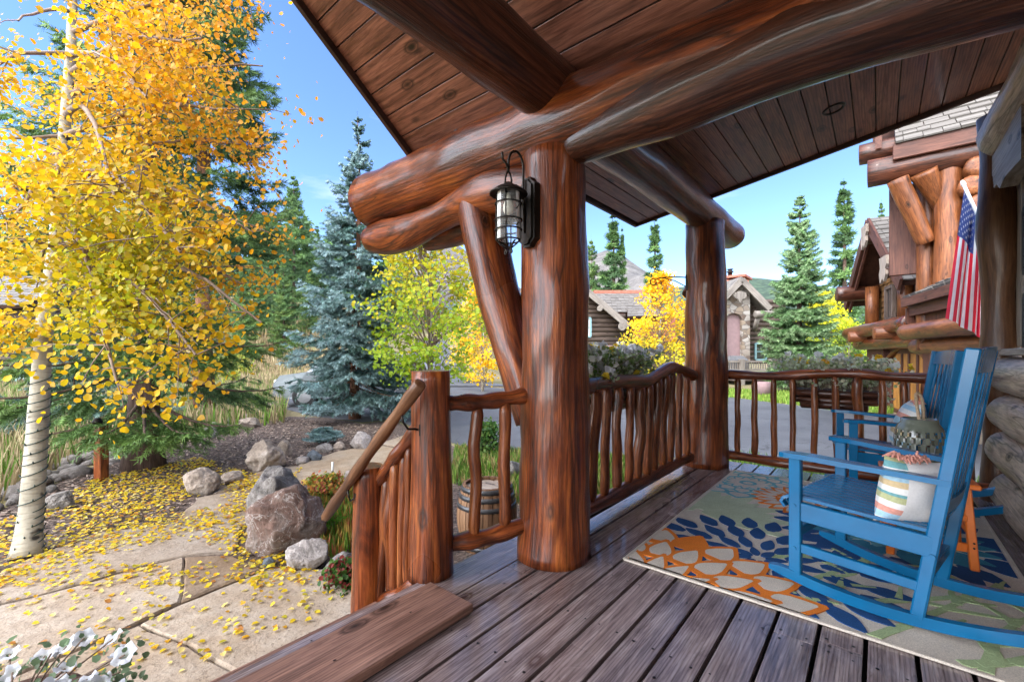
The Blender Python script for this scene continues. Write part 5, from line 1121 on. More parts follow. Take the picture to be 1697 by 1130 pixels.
# ------------------------------------------------------------ neighbouring house across the driveway
M['siding'] = wood('brown_log_siding', [(.3, (.08, .057, .046)), (.55, (.125, .092, .075)), (.8, (.175, .135, .112))], .7, 0, 6, 40, .4)
M['mauve'] = plain('mauve_stucco', (.25, .165, .165), .85, 0, .1, 6, .2); M['brick'] = plain('red_chimney_brick', (.33, .11, .07), .85, 0, .25, 5, .3)
M['fieldstone'] = stone('fieldstone', [(.3, (.16, .11, .075)), (.5, (.33, .25, .18)), (.7, (.48, .42, .35))], 4)
m, t, b = mat('fieldstone_wall'); vo = nd(t, 'ShaderNodeTexVoronoi', Scale=2.6, Randomness=.9); t.links.new(coords(t, 'world', (1, 1, 1.4)), vo.inputs['Vector']); v2 = nd(t, 'ShaderNodeTexVoronoi', Scale=2.6, Randomness=.9, feature='DISTANCE_TO_EDGE'); t.links.new(coords(t, 'world', (1, 1, 1.4)), v2.inputs['Vector'])
c = ramp(t, vo.outputs['Color'], [(.15, (.12, .085, .065)), (.4, (.27, .21, .15)), (.6, (.22, .19, .165)), (.85, (.37, .34, .3))]); t.links.new(mixc(t, c, (.12, .1, .085), ramp(t, v2.outputs['Distance'], [(.02, (1, 1, 1)), (.06, (0, 0, 0))])), b.inputs['Base Color']); b.inputs['Roughness'].default_value = .85; bump(t, b, v2.outputs['Distance'], .6, .08); M['stonewall'] = m
M['teal_frame'] = plain('blue_green_window_frame', (.16, .28, .3), .5, 0, .1, 10, 0); M['grey_rail'] = wood('grey_rail_wood', [(.3, (.17, .15, .13)), (.7, (.3, .27, .24))], .7, 0, 6, 40, .2, False); M['blind'] = plain('window_blind', (.45, .5, .5), .7, 0, .08, 40, .1)
HD = 25.0
def HP(px, py, dd=0): return at(px, py, HD+dd)
rt = cw(1, 0, 0); fw = cw(0, 1, 0)
nb = thing('neighbour_house', 'brown log house with shingled roofs and a stone arch gable across the driveway', 'house', tuple(HP(1120, 640)))
def plate(mb, px, d0, th, mi=0, gax=None): mb.prism([HP(x, y, d0) for x, y in px], fw, th, mi, (1, 1, 1), gax)
mb = MB(); y = 482
while y < 572:      # horizontal half logs of the left gable
    xr = 1036; xl = 860; mb.tube([HP(xl, y+4, .0), HP(xr, y+4, .0)], .135, 10) if y > 520 else mb.tube([HP(xl, y+4, .0), HP(min(xr, 968+(y-478)*1.15), y+4, .0)], .135, 10); y += 7.6
mb.build('wall', M['siding'], nb); mb = MB(); plate(mb, [(860, 572), (1030, 572), (1030, 646), (860, 646)], -.1, .3); mb.build('wall_base', M['mauve'], nb)
mb = MB(); mb.bar(HP(925, 442, -.6), HP(1042, 541, -.6), .12, .34, (0, 0, 1)); mb.bar(HP(925, 442, -.5), HP(808, 541, -.5), .12, .34, (0, 0, 1)); mb.build('fascia', M['grey_rail'], nb)
def shingles(mb, a, b2, c_, d_, rows, wd_):
    """courses of wooden shingles on the quad a(eave left) b(eave right) c(ridge right) d(ridge left)"""
    a, b2, c_, d_ = map(Vector, (a, b2, c_, d_)); nrm = (b2-a).cross(d_-a).normalized()
    for i in range(rows):
        p0, p1 = a.lerp(d_, i/rows), b2.lerp(c_, i/rows); q0, q1 = a.lerp(d_, min(1, (i+1.25)/rows)), b2.lerp(c_, min(1, (i+1.25)/rows)); L = (p1-p0).length; x = -random.uniform(0, wd_)
        while x < L:
            w_ = wd_*random.uniform(.65, 1.35); s0, s1 = max(0, x)/L, min(L, x+w_*.96)/L; x += w_
            if s1 <= s0: continue
            lift = random.uniform(.025, .05); jo = (p0-q0)*random.uniform(0, .12); o_ = Vector((random.uniform(-90, 90),)*3)
            P = [p0.lerp(p1, s0)+jo+nrm*lift, p0.lerp(p1, s1)+jo+nrm*lift, q0.lerp(q1, s1)+nrm*.006, q0.lerp(q1, s0)+nrm*.006, p0.lerp(p1, s0)+jo-nrm*.0, p0.lerp(p1, s1)+jo-nrm*.0]
            mb.add(P, [[0, 1, 2, 3], [4, 5, 1, 0], [4, 0, 3], [1, 5, 2]], [Vector((s0*L*3, i*3, 0))+o_]*2+[Vector((s0*L*3, i*3, 1))+o_]*2+[o_]*2)
def roofpart(a, b2, c_, d_, rows, wd_, parent, name='roof', th=.15):
    mb = MB(); shingles(mb, a, b2, c_, d_, rows, wd_); nrm = (Vector(b2)-Vector(a)).cross(Vector(d_)-Vector(a)).normalized(); P = [Vector(q)-nrm*.01 for q in (a, b2, c_, d_)]
    mb.prism(P, -nrm, th, 1); return mb.build(name, [M['shingle'], M['trim']], parent)
roofpart(HP(1000, 517, .5), HP(1078, 517, .5), HP(1078, 486, 4), HP(985, 486, 4), 7, .28, nb); roofpart(HP(1040, 524, -.6), HP(1110, 524, -.6), HP(1110, 509, .8), HP(1040, 509, .8), 4, .28, nb)
roofpart(HP(925, 446, 5.5), HP(925, 446, -.55), HP(925, 446, -.55)*.999, HP(925, 446, 5.5)*.999, 1, .3, nb) if False else None
mb = MB(); P = [HP(808, 545, -.5), HP(925, 446, -.5), HP(1042, 545, -.5)]; mb.prism([P[0], P[1], P[1]+Vector((0, 0, .12)), P[0]+Vector((0, 0, .12))], fw, 5); mb.prism([P[1], P[2], P[2]+Vector((0, 0, .12)), P[1]+Vector((0, 0, .12))], fw, 5); mb.build('roof', M['shingle'], nb)
mb = MB(); plate(mb, [(1036, 512), (1200, 512), (1200, 600), (1036, 600)], 1.2, .3); mb.build('entry_wall', M['siding'], nb)
mb = MB(); plate(mb, [(1050, 526), (1120, 526), (1120, 566), (1050, 566)], .2, .2); mb.build('entry_panel', M['brick'], nb)
mb = MB(); plate(mb, [(985, 481), (1085, 481), (1085, 486), (985, 486)], 3.9, .5); mb.build('ridge_cap', M['brick'], nb)
mb = MB(); plate(mb, [(1023, 566), (1036, 566), (1038, 640), (1021, 640)], -.4, .6); mb.build('stone_pillar', M['stonewall'], nb)
mb = MB(); mb.tube([HP(1031, 541, -1), HP(1031, 541, .8)], .22, 14, .1, 2); mb.tube([HP(994, 511, -1), HP(994, 511, .8)], .16, 12, .1, 2); mb.build('purlin_end', M['grey_rail'], nb)
def window(parent, P4, mf, mp, th, cross=(1, 1)):
    """P4: lower left, lower right, upper right, upper left; frame and pane"""
    a, b2, c_, d_ = map(Vector, P4); n_ = (b2-a).cross(d_-a).normalized(); mb = MB(); w_ = th
    for p, q in ((a, b2), (b2, c_), (c_, d_), (d_, a)): mb.bar(p, q, w_, w_, n_, .003)
    for i in range(1, cross[0]+1): mb.bar(a.lerp(b2, i/(cross[0]+1)), d_.lerp(c_, i/(cross[0]+1)), w_*.5, w_*.5, n_, .002)
    for i in range(1, cross[1]+1): mb.bar(a.lerp(d_, i/(cross[1]+1)), b2.lerp(c_, i/(cross[1]+1)), w_*.45, w_*.45, n_, .002)
    wf = mb.build('window', mf, parent); mb = MB(); mb.prism([p-n_*th*.15 for p in (a, b2, c_, d_)], -n_, .02); mb.build('pane', mp, wf)
window(nb, [HP(966, 558, -.2), HP(979, 558, -.2), HP(979, 527, -.2), HP(966, 527, -.2)], M['teal_frame'], M['blind'], .09, (0, 1))
# stone arch gable
mb = MB(); arch = [(1195, 600), (1195, 497), (1229, 470), (1243, 484), (1243, 600), (1230, 600), (1230, 530)] + [(1216.5+13.5*math.cos(a), 530-11*math.sin(a)) for a in lin(0.15, math.pi-.15, 9)] + [(1203, 530), (1203, 600)]
plate(mb, arch, -.6, .8); mb.build('stone_front', M['stonewall'], nb)
mb = MB(); plate(mb, [(1202, 600), (1231, 600), (1231, 525), (1216, 514), (1202, 525)], -.35, .2); mb.build('arch_panel', M['mauve'], nb)
mb = MB(); y = 500
while y < 602: mb.tube([HP(1236, y, .2), HP(1300, y, .2)], .135, 10); y += 7.6
mb.build('wall', M['siding'], nb)
mb = MB(); mb.bar(HP(1229, 464, -1.0), HP(1276, 512, -1.0), .14, .33, (0, 0, 1)); mb.bar(HP(1229, 464, -1.0), HP(1190, 504, -1.0), .14, .33, (0, 0, 1)); mb.build('fascia', M['grey_rail'], nb)
mb = MB(); P = [HP(1186, 507, -1), HP(1229, 462, -1), HP(1279, 514, -1)]; mb.prism([P[0], P[1], P[1]+Vector((0, 0, .13)), P[0]+Vector((0, 0, .13))], fw, 5); mb.prism([P[1], P[2], P[2]+Vector((0, 0, .13)), P[1]+Vector((0, 0, .13))], fw, 5); mb.build('roof', M['shingle'], nb)
mb = MB(); plate(mb, [(1218+dx, 491+dy) for dx, dy in ((0, -6), (9, -9), (18, -6), (20, -1), (16, 4), (13, 4), (9, 11), (5, 4), (2, 4), (-2, -1))], -1.1, .1, 0); mb.build('gable_ornament', M['grey_rail'], nb)
mb = MB(); mb.tube([HP(1252, 521, -1.2), HP(1280, 521, -1.2)], .2, 14, .15, 2, dome=.3); mb.tube([HP(1250, 548, -.3), HP(1256, 526, -1.1)], .13, 10); mb.build('log_bracket', M['grey_rail'], nb)
window(nb, [HP(1252, 596, -.05), HP(1269, 596, -.05), HP(1269, 569, -.05), HP(1252, 569, -.05)], M['teal_frame'], M['glass_dark'], .1, (0, 1))
mb = MB(); plate(mb, [(1193, 500), (1241, 500), (1241, 464), (1193, 464)], 2.5, 1.4); mb.box(HP(1217, 461.5, 3.1), (1.9, 1.7, .16), None, .02); mb.build('chimney', M['brick'], nb)
mb = MB(); p = HP(1210, 461, 3); mb.lathe([(.13, -.1), (.13, .35), (.2, .37), (.2, .43), (.12, .45), (.12, .52), (.18, .54), (.18, .58)], p, 16); mb.build('chimney_flue', M['iron'], nb)
dr = thing('deck_railing', 'grey wooden deck railing in front of the stone arch gable', 'railing', tuple(HP(1240, 640, -2)))
mb = MB(); mb.bar(HP(1196, 599, -2), HP(1282, 599, -2), .12, .1); mb.build('top_rail', M['grey_rail'], dr); mb = MB(); mb.bar(HP(1196, 613, -2), HP(1282, 613, -2), .12, .1); mb.build('bottom_rail', M['grey_rail'], dr)
for x in lin(1199, 1280, 22): mb = MB(); mb.bar(HP(x, 613, -2), HP(x, 600, -2), .05, .05, fw); mb.build('baluster', M['grey_rail'], dr)
for x in (1229, 1279): mb = MB(); mb.bar(HP(x, 650, -2), HP(x, 595, -2), .26, .26, fw, .02); mb.build('post', M['grey_rail'], dr)
mb = MB(); mb.box(HP(1240, 624, -.4), (3.4, 3.4, .3), PHI-R(90), .02); mb.box(HP(1240, 640, .6), (3, .6, 1.1), PHI-R(90), .02); mb.build('deck_base', M['siding'], dr)
gc = thing('covered_grill', 'dark grey fabric covered grill standing on the neighbouring deck', 'grill', tuple(HP(1220, 615, -1.2))); M['cover'] = plain('grey_cover', (.1, .1, .105), .8, 0, .2, 8, .2)
mb = MB(); c_ = HP(1220, 615, -1.2); mb.add([c_+rt*x+fw*y+Vector((0, 0, z)) for x, y, z in ((-.5, -.3, 0), (.5, -.3, 0), (.5, .3, 0), (-.5, .3, 0), (-.52, -.32, .6), (.52, -.32, .6), (.52, .32, .6), (-.52, .32, .6), (-.3, -.15, .84), (.3, -.15, .84), (.3, .15, .84), (-.3, .15, .84))], [[0, 1, 5, 4], [1, 2, 6, 5], [2, 3, 7, 6], [3, 0, 4, 7], [4, 5, 9, 8], [5, 6, 10, 9], [6, 7, 11, 10], [7, 4, 8, 11], [8, 9, 10, 11]]); mb.build('cover', M['cover'], gc)
tb_ = thing('tub', 'mauve round tub standing below the neighbouring deck', 'tub', tuple(on(1265, 657))); p = on(1265, 657); mb = MB(); mb.lathe([(.2, 0), (.25, .3), (.27, .55), (.24, .56), (.22, .5), (.01, .48)], p, 20); mb.build('shell', M['mauve'], tb_)

# ------------------------------------------------------------ garage across the lot on the right
M['shake'] = wood('honey_shingle_wall', [(.3, (.15, .068, .024)), (.55, (.27, .14, .052)), (.8, (.37, .21, .085))], .7, 0, 5, 40, .4, False); M['door_wood'] = wood('orange_door_wood', [(.3, (.4, .16, .035)), (.6, (.56, .26, .06)), (.85, (.62, .32, .09))], .45, .1, 10, 60, .2, False); M['red_board'] = wood('red_brown_board', [(.3, (.07, .026, .018)), (.7, (.16, .065, .042))], .55, 0, 8, 50, .3)
GO = (10.9, 13.0); E1 = (-.446, -.895); NR = (-.895, .446)
def G(t, n, z): return cw(GO[0]+E1[0]*t+NR[0]*n, GO[1]+E1[1]*t+NR[1]*n, z)
e1 = G(1, 0, 0)-G(0, 0, 0); nr = G(0, 1, 0)-G(0, 0, 0)
gar = thing('garage', 'log garage with a small shingled gable, window and arched orange wooden doors', 'garage', tuple(G(1, 0, GZ)))
TC, ZA, ZEV = .95, 4.95, 2.85; HW = 2.6; pit = (ZA-ZEV)/HW; NB = -.05
def zroof(t): return ZA-pit*abs(t-TC)
mb = MB(); mb.prism([G(-1.7, NB-.2, 1.2), G(3.4, NB-.2, 1.2), G(3.4, NB-.2, zroof(3.4)-.1), G(TC, NB-.2, ZA-.12), G(-1.7, NB-.2, zroof(-1.7)-.1)], -nr, .15)
z = 1.25                                        # courses of shingles on the gable wall
while z < ZA-.2:
    hw = min(2.6, (ZA-z)/pit-.1); x = TC-hw
    while x < TC+hw:
        w_ = random.uniform(.12, .26); x1 = min(x+w_, TC+hw); mb.add([G(x, NB-.15, z-random.uniform(0, .02)), G(x1-.008, NB-.15, z-random.uniform(0, .02)), G(x1-.008, NB-.19, z+.21), G(x, NB-.19, z+.21), G(x, NB-.2, z), G(x1-.008, NB-.2, z)], [[0, 1, 2, 3], [4, 5, 1, 0]], [Vector((x*9, z*7, q))+Vector((x*13, z*17, 0)) for q in (0, 0, .2, .2, 0, 0)]); x = x1
    z += .165
mb.build('wall', M['shake'], gar)
for s, nm in ((1, 'near'), (-1, 'far')):
    a, b2 = G(TC+s*(HW+.02), .45, ZEV-.02), G(TC+s*(HW+.02), -7, ZEV-.02); c_, d_ = G(TC, -7, ZA), G(TC, .45, ZA)
    roofpart(b2, a, d_, c_, 13, .26, gar) if s < 0 else roofpart(a, b2, c_, d_, 13, .26, gar)
    mb = MB(); mb.bar(G(TC, .48, ZA-.12), G(TC+s*(HW+.05), .48, ZEV-.14), .06, .3, (0, 0, 1)); mb.bar(G(TC, .40, ZA-.3), G(TC+s*(HW-.1), .40, ZEV-.26), .06, .22, (0, 0, 1)); mb.build('rake_board', M['red_board'], gar)
def gpurlin(t, z, r, n1, n0=-1.0, m_='log_dark'): mb = MB(); mb.tube([G(t, n0+(n1-n0)*s, z) for s in lin(0, 1, 12)], r, 22, .1, 2.4, dome=.12); return mb.build('purlin', M[m_], gar)
gpurlin(TC, ZA-.52, .2, .5); gpurlin(TC-1.9, ZEV+.22, .24, .85); gpurlin(TC+1.75, ZEV+.36, .22, .55)
for t_, z_ in ((TC, ZA-.5), (TC+1.75, ZEV+.38)):
    mb = MB(); mb.prism([G(t_+dx, .52, z_+dz) for dx, dz in ((-.26, .3), (.26, .3), (.3, .08), (.2, -.02), (.24, -.16), (.08, -.32), (-.02, -.22), (-.2, -.34), (-.28, -.1), (-.2, .04))], nr, .06, 0, (1, 1, 1), (0, 0, 1)); mb.build('carved_end', M['grey_board'], gar)
for t_ in (TC-1.55, TC+1.35): mb = MB(); mb.tube([G(t_, .02, 1.9), G(t_, .02, 3.2)], .17, 16, .08, 2); mb.build('corner_log', M['honey_log'], gar)
window(gar, [G(TC-.62, -.1, 2.12), G(TC-.02, -.1, 2.12), G(TC-.02, -.1, 3.02), G(TC-.62, -.1, 3.02)], M['siding'], M['glass_dark'], .1, (1, 0))
for z_, n_, t0, t1, r_ in ((1.83, .28, -2.2, 3.6, .2), (1.45, .1, -1.7, 3.6, .19)): mb = MB(); mb.tube([G(t0+(t1-t0)*s, n_, z_) for s in lin(0, 1, 20)], r_, 20, .08, 2, dome=.2); mb.build('lintel_log', M['log'], gar)
for t_ in (-.5, 2.2): mb = MB(); mb.tube([G(t_, -.3, 1.66), G(t_, .62, 1.66)], .17, 18, .08, 2, dome=.15); mb.build('beam_end', M['honey_log'], gar)
mb = MB(); mb.prism([G(-1.5, -.25, GZ), G(.2, -.25, GZ), G(.2, -.25, 1.6), G(-1.5, -.25, 1.6)], nr, .2); mb.prism([G(3.15, -.25, GZ), G(4.2, -.25, GZ), G(4.2, -.25, 1.6), G(3.15, -.25, 1.6)], nr, .2); mb.prism([G(.2, -.25, 1.25), G(3.15, -.25, 1.25), G(3.15, -.25, 1.6), G(.2, -.25, 1.6)], nr, .18); mb.build('lower_wall', M['red_board'], gar)
gd = MB(); gd.prism([G(.2, -.3, GZ), G(3.15, -.3, GZ), G(3.15, -.3, 1.3), G(.2, -.3, 1.3)], nr, .04, 1)
x = .42
while x < 3.0:
    gd.box(G(x+.055, -.235, .4), (.105, .03, 1.75), Matrix((e1, nr, Vector((0, 0, 1)))).transposed(), .006, 0, (1, 1, 1), 2); x += .112
for z_ in (-.46, .55, 1.2): gd.bar(G(.3, -.2, z_), G(3.05, -.2, z_), .04, .13, (0, 0, 1), .006, 1)
for t_ in (.34, 1.2, 1.72, 2.3, 3.0): gd.bar(G(t_, -.205, GZ), G(t_, -.205, 1.25), .12, .03, nr, .005, 1)
gd.build('garage_door', [M['door_wood'], M['red_board']], gar)
mb = MB(); pts = [G(.3+2.75*s, -.15, .82+.52*math.sin(math.pi*(.12+.76*s))) for s in lin(0, 1, 16)]; mb.tube(pts, .06, 8); mb.build('door_arch', M['honey_log'], gar)
mb = MB(); mb.prism([G(-1.6, -.4, GZ), G(4.2, -.4, GZ), G(4.2, -.4, 2.6), G(-1.6, -.4, 2.6)], -nr, 6.5); mb.build('body', M['shake'], gar)
# ------------------------------------------------------------ nearer log wing with tall columns
wing = thing('log_lodge', 'tall log lodge wing with honey columns and a diagonal brace beside the garage', 'house', (11.0, -1.2, GZ))
UW = 10.64
roofpart((UW, -2.6, 5.0), (UW, -.24, 5.0), (UW+2.6, -.24, 7.1), (UW+2.6, -2.6, 7.1), 12, .25, wing) if False else roofpart((UW, -.24, 4.98), (UW, -3.4, 4.98), (UW+2.6, -3.4, 7.1), (UW+2.6, -.24, 7.1), 13, .27, wing)
mb = MB(); mb.box((UW+.06, -1.8, 4.83), (.08, 3.2, .28), None, .01); mb.box((UW+.2, -1.8, 4.6), (.1, 3.1, .24), None, .01); mb.build('fascia', M['red_board'], wing)
mb = MB(); mb.tube([(UW+.35, .16-3.4*s, 4.62) for s in lin(0, 1, 20)], .25, 24, .05, 2, dome=.05); mb.build('purlin', M['log_dark'], wing)
mb = MB(); mb.tube([(UW+.7, .3-3.4*s, 5.15) for s in lin(0, 1, 20)], .2, 24, .05, 2, dome=.05); mb.build('purlin', M['log_dark'], wing)
mb = MB(); mb.prism([(UW+.4, .05, 5.1), (UW+2.6, .05, 6.9), (UW+2.6, .05, 8.0), (UW+.4, .05, 6.1)], (0, -1, 0), .1, 0, (1, 1, 1), (1, 0, 0)); mb.box((UW+1.8, -1.6, 6.6), (.2, 3.4, 2.6), None, .01); mb.build('gable_board', M['red_board'], wing)
mb = MB(); mb.box((UW+.9, -.41, 3.55), (.12, .5, 1.75), None, .01); mb.build('gable_panel', M['red_board'], wing)
for x, d_, rr in ((1571, 7.85, .19), (1538, 8.25, .17)):
    p = at(x, 470, d_); mb = MB(); mb.tube([(p.x, p.y, z) for z in lin(1.2, 4.75, 24)], rr, 26, .07, 1.9); mb.build('column', M['honey_log'], wing)
a, b2 = at(1487, 298, 8.1), at(1535, 402, 8.05); mb = MB(); mb.tube(log_pts(a, b2, 16), lin(.16, .14, 16), 24, .07, 2.4, dome=.1); mb.build('diagonal_brace', M['honey_log'], wing)
a, b2 = at(1530, 285, 7.9), at(1560, 345, 7.95); mb = MB(); mb.tube(log_pts(a, b2, 12), lin(.2, .1, 12), 22, .07, 2.4); mb.build('brace', M['honey_log'], wing)
mb = MB(); z = 1.9
while z < 4.9:
    y = -.9
    while y > -3.4:
        w_ = random.uniform(.14, .3); mb.box((UW+.75, y-w_/2, z+.1), (.05, w_-.012, .2), Matrix.Rotation(.1, 3, 'Y'), .004); y -= w_
    z += .185
mb.box((UW+.9, -2.1, 2.6), (.2, 2.6, 5), None, .01); mb.build('shingle_wall', M['shake'], wing)
for z_, y_ in ((4.3, -1.28), (3.65, -1.3), (4.0, -1.22), (3.2, -1.32)): mb = MB(); mb.tube([(UW+.8, y_, z_), (UW+.1, y_, z_)], .17, 18, .1, 2, dome=.3); mb.build('log_end', M['honey_log'], wing)
# pent roof and beams over the doors, following the garage front
roofpart(G(5.4, .9, 2.22), G(8.6, .9, 2.22), G(8.6, -.5, 3.0), G(5.4, -.5, 3.0), 6, .22, wing)
mb = MB(); mb.bar(G(5.35, .92, 2.12), G(8.6, .92, 2.12), .05, .16, (0, 0, 1)); mb.bar(G(5.32, .8, 1.96), G(8.6, .8, 1.96), .06, .2, (0, 0, 1)); mb.bar(G(5.33, .9, 2.14), G(5.33, -.5, 2.92), .05, .18, (0, 0, 1)); mb.prism([G(5.3, .86, 2.02), G(5.3, .86, 1.72), G(5.3, .6, 1.62), G(5.3, .3, 1.9), G(5.3, .3, 2.1)], e1, .08); mb.build('fascia', M['red_board'], wing)
mb = MB(); mb.prism([G(5.4, .7, 1.3), G(8.6, .7, 1.3), G(8.6, -.6, 1.3), G(5.4, -.6, 1.3)], (0, 0, 1), .65); mb.build('soffit_box', M['red_board'], wing)
for z_, n_, t0 in ((1.55, .86, 5.35), (1.27, .62, 5.1)): mb = MB(); mb.tube([G(t0+3.3*s, n_, z_) for s in lin(0, 1, 16)], .15, 20, .07, 2, dome=.12); mb.build('beam', M['honey_log'], wing)
mb = MB(); mb.prism([G(5.2, -.2, GZ), G(5.7, -.2, GZ), G(5.7, -.2, 1.3), G(5.2, -.2, 1.3)], nr, .5); mb.build('stone_pier', M['stonewall'], wing)
mb = MB(); mb.prism([G(5.6, -.5, GZ), G(8.8, -.5, GZ), G(8.8, -.5, 2.6), G(5.6, -.5, 2.6)], -nr, 1.2); mb.build('rear_wall', M['red_board'], wing)

# ------------------------------------------------------------ cabin beyond the aspen on the left
cab = thing('log_cabin', 'small brown log cabin with shingled roof far behind the aspen leaves', 'cabin', tuple(on_hill(-20, 22))); LB = on_hill(-20, 22)
def CP_(r, f, z): return LB+rt*r+fw*f+Vector((0, 0, z))
mb = MB()
for k in range(16): mb.tube([CP_(-5, 0, .1+.26*k), CP_(2.2, 0, .1+.26*k)], .15, 10); mb.tube([CP_(2.1, -.2, .1+.26*k), CP_(2.1, 5, .1+.26*k)], .15, 10)
mb.build('wall', M['siding'], cab); roofpart(CP_(-6, -.8, 4.0), CP_(2.7, -.8, 4.0), CP_(2.7, 2.6, 6.0), CP_(-6, 2.6, 6.0), 12, .3, cab); roofpart(CP_(2.7, 6, 4.0), CP_(-6, 6, 4.0), CP_(-6, 2.6, 6.0), CP_(2.7, 2.6, 6.0), 12, .3, cab)
window(cab, [CP_(-1, -.2, 1.2), CP_(.4, -.2, 1.2), CP_(.4, -.2, 2.6), CP_(-1, -.2, 2.6)], M['frame_dark'], M['glass_dark'], .1)

# ------------------------------------------------------------ parked car behind the blue spruce
car = thing('parked_car', 'silver car parked on the driveway half hidden by the blue spruce', 'car', tuple(on(592, 668)))
car.rotation_euler = (0, 0, PHI-R(90)+R(12)); M['car_paint'] = plain('silver_car_paint', (.27, .3, .33), .25, .5, .05, 4, 0, coat=.6); M['tyre'] = plain('tyre_rubber', (.02, .02, .02), .85, 0, .2, 30, .2); M['rim'] = plain('alloy_rim', (.4, .4, .42), .3, .8, .1, 20, 0)
prof = [(-2.3, .35), (-2.28, .75), (-2.1, .98), (-1.35, 1.08), (-.75, 1.55), (-.1, 1.68), (1.2, 1.68), (1.95, 1.45), (2.25, 1.05), (2.3, .4), (1.8, .28), (-1.9, .28)]
def shell(mb, prof, w0, w1, zc=1.05):
    n = len(prof); vs = []; fs = []
    for y, s in ((-1, w0), (1, w0)):
        for x, z in prof: vs.append((x, y*(w0 if z < zc else w1+(w0-w1)*max(0, (1.7-z)/(1.7-zc))*1.0 if z < 1.7 else w1), z))
    fs = [list(range(n)), list(range(2*n-1, n-1, -1))]+[[(i+1) % n, i, n+i, n+(i+1) % n] for i in range(n)]; mb.add(vs, fs)
mb = MB(); shell(mb, prof, .9, .68); mb.build('body', M['car_paint'], car, True)
mb = MB(); mb.prism([(-1.22, 0, 1.12), (-.74, 0, 1.5), (-.1, 0, 1.62), (1.15, 0, 1.62), (1.8, 0, 1.42), (2.0, 0, 1.1)], (0, 1, 0), .001); mb = MB()
for s in (-1, 1): mb.add([(-1.15, s*.905, 1.1), (-.62, s*.765, 1.5), (1.1, s*.75, 1.56), (1.85, s*.9, 1.1)], [[0, 1, 2, 3] if s < 0 else [3, 2, 1, 0]])
mb.build('side_window', M['glass_dark'], car, True); mb = MB(); mb.add([(-1.36, -.78, 1.1), (-1.36, .78, 1.1), (-.78, .66, 1.56), (-.78, -.66, 1.56)], [[0, 1, 2, 3][::-1]]); mb.build('windscreen', M['glass_dark'], car, True)
for sx in (-1.42, 1.42):
    for sy in (-1, 1):
        mb = MB(); mb.tube([(sx, sy*.70, .34), (sx, sy*.73, .34), (sx, sy*.91, .34), (sx, sy*.925, .34)], [.31, .345, .345, .31], 26); wh = mb.build('wheel', M['tyre'], car, True); mb = MB(); mb.tube([(sx, sy*.9, .34), (sx, sy*.934, .34)], [.22, .2], 20); mb.build('rim', M['rim'], wh, True)
for sy in (-.62, .62): mb = MB(); mb.box((-2.26, sy, .78), (.08, .34, .14), None, .03); mb.build('headlight', M['bulb'], car, True)

# ------------------------------------------------------------ barrel, posts, planters
M['stave'] = wood('barrel_stave', [(.3, (.13, .065, .035)), (.55, (.25, .135, .07)), (.8, (.36, .21, .115))], .6, 0, 9, 50, .4); M['hoop'] = plain('steel_hoop', (.1, .1, .105), .45, .7, .3, 20, .1)
bp_ = cw((807-CX)/FPX*3.72, 3.72, GZ); ba = thing('barrel', 'wooden wine barrel with dark steel hoops standing below the short railing', 'barrel', tuple(bp_)); HB = .53
def br(z): return .205+.05*math.sin(math.pi*min(max(z/HB, 0), 1))
mb = MB(); ns2 = 20
for k in range(ns2):
    a0, a1 = 2*math.pi*k/ns2+.012, 2*math.pi*(k+1)/ns2-.012; vs = []; gs = []; o_ = random.uniform(-50, 50)
    for i in range(11):
        z = HB*i/10; r = br(z)
        for a, rr in ((a0, r), ((a0+a1)/2, r*1.006), (a1, r), (a1, r-.025), (a0, r-.025)): vs.append(bp_+Vector((rr*math.cos(a), rr*math.sin(a), z))); gs.append(Vector((a*.25+o_, o_, z)))
    fs = [[4, 3, 2, 1, 0], [50, 51, 52, 53, 54]]
    for i in range(10):
        for q in range(5): fs.append([5*i+q, 5*i+(q+1) % 5, 5*i+5+(q+1) % 5, 5*i+5+q])
    mb.add(vs, fs, gs)
mb.build('staves', M['stave'], ba); mb = MB()
for k in range(7): xx = -.18+.06*k; hl_ = math.sqrt(max(.19**2-xx*xx, .0009)); mb.box(bp_+Vector((xx, 0, HB-.035)), (.057, hl_*2, .015), None, .003)
mb.build('lid', M['grey_board'], ba)
for z in (.045, .13, .37, .445, .505): mb = MB(); mb.lathe([(br(z-.018)+.001, z-.018), (br(z-.018)+.005, z-.018), (br(z+.018)+.005, z+.018), (br(z+.018)+.001, z+.018)], bp_, 40, 0, False); mb.build('hoop', M['hoop'], ba)
p = on(168, 796); po = thing('garden_post', 'short square reddish wooden post with a small light on top in the mulch', 'post', tuple(p)); mb = MB(); mb.box(p+Vector((0, 0, .34)), (.11, .11, .72), .5, .008); mb.build('post', M['baluster'], po); mb = MB(); q = p+Vector((0, 0, .73)); mb.lathe([(.05, 0), (.055, .03), (.03, .07), (.01, .075)], q-cw(.05, 0, 0), 16); mb.build('lamp_head', M['iron'], po)
for x, y, h_, lab in ((551, 800, .26, 'thin black path light stake with white tip beside the narrow path'), (470, 806, .13, 'short path light stake behind the dark grey craggy boulder')):
    p = on(x, y); sk = thing('path_light', lab, 'path light', tuple(p), 0, 'path light stakes'); mb = MB(); mb.tube([p, p+Vector((0, 0, h_*.6))], .011, 8); mb.build('stake', M['iron'], sk); mb = MB(); mb.tube([p+Vector((0, 0, h_*.6)), p+Vector((0, 0, h_))], [.013, .014], 8, dome=.3); mb.build('lamp_head', M['pole_white'], sk)
M['petal_white'] = leafy('white_petal', .3, .5); M['planter_leaf'] = M['leaf']
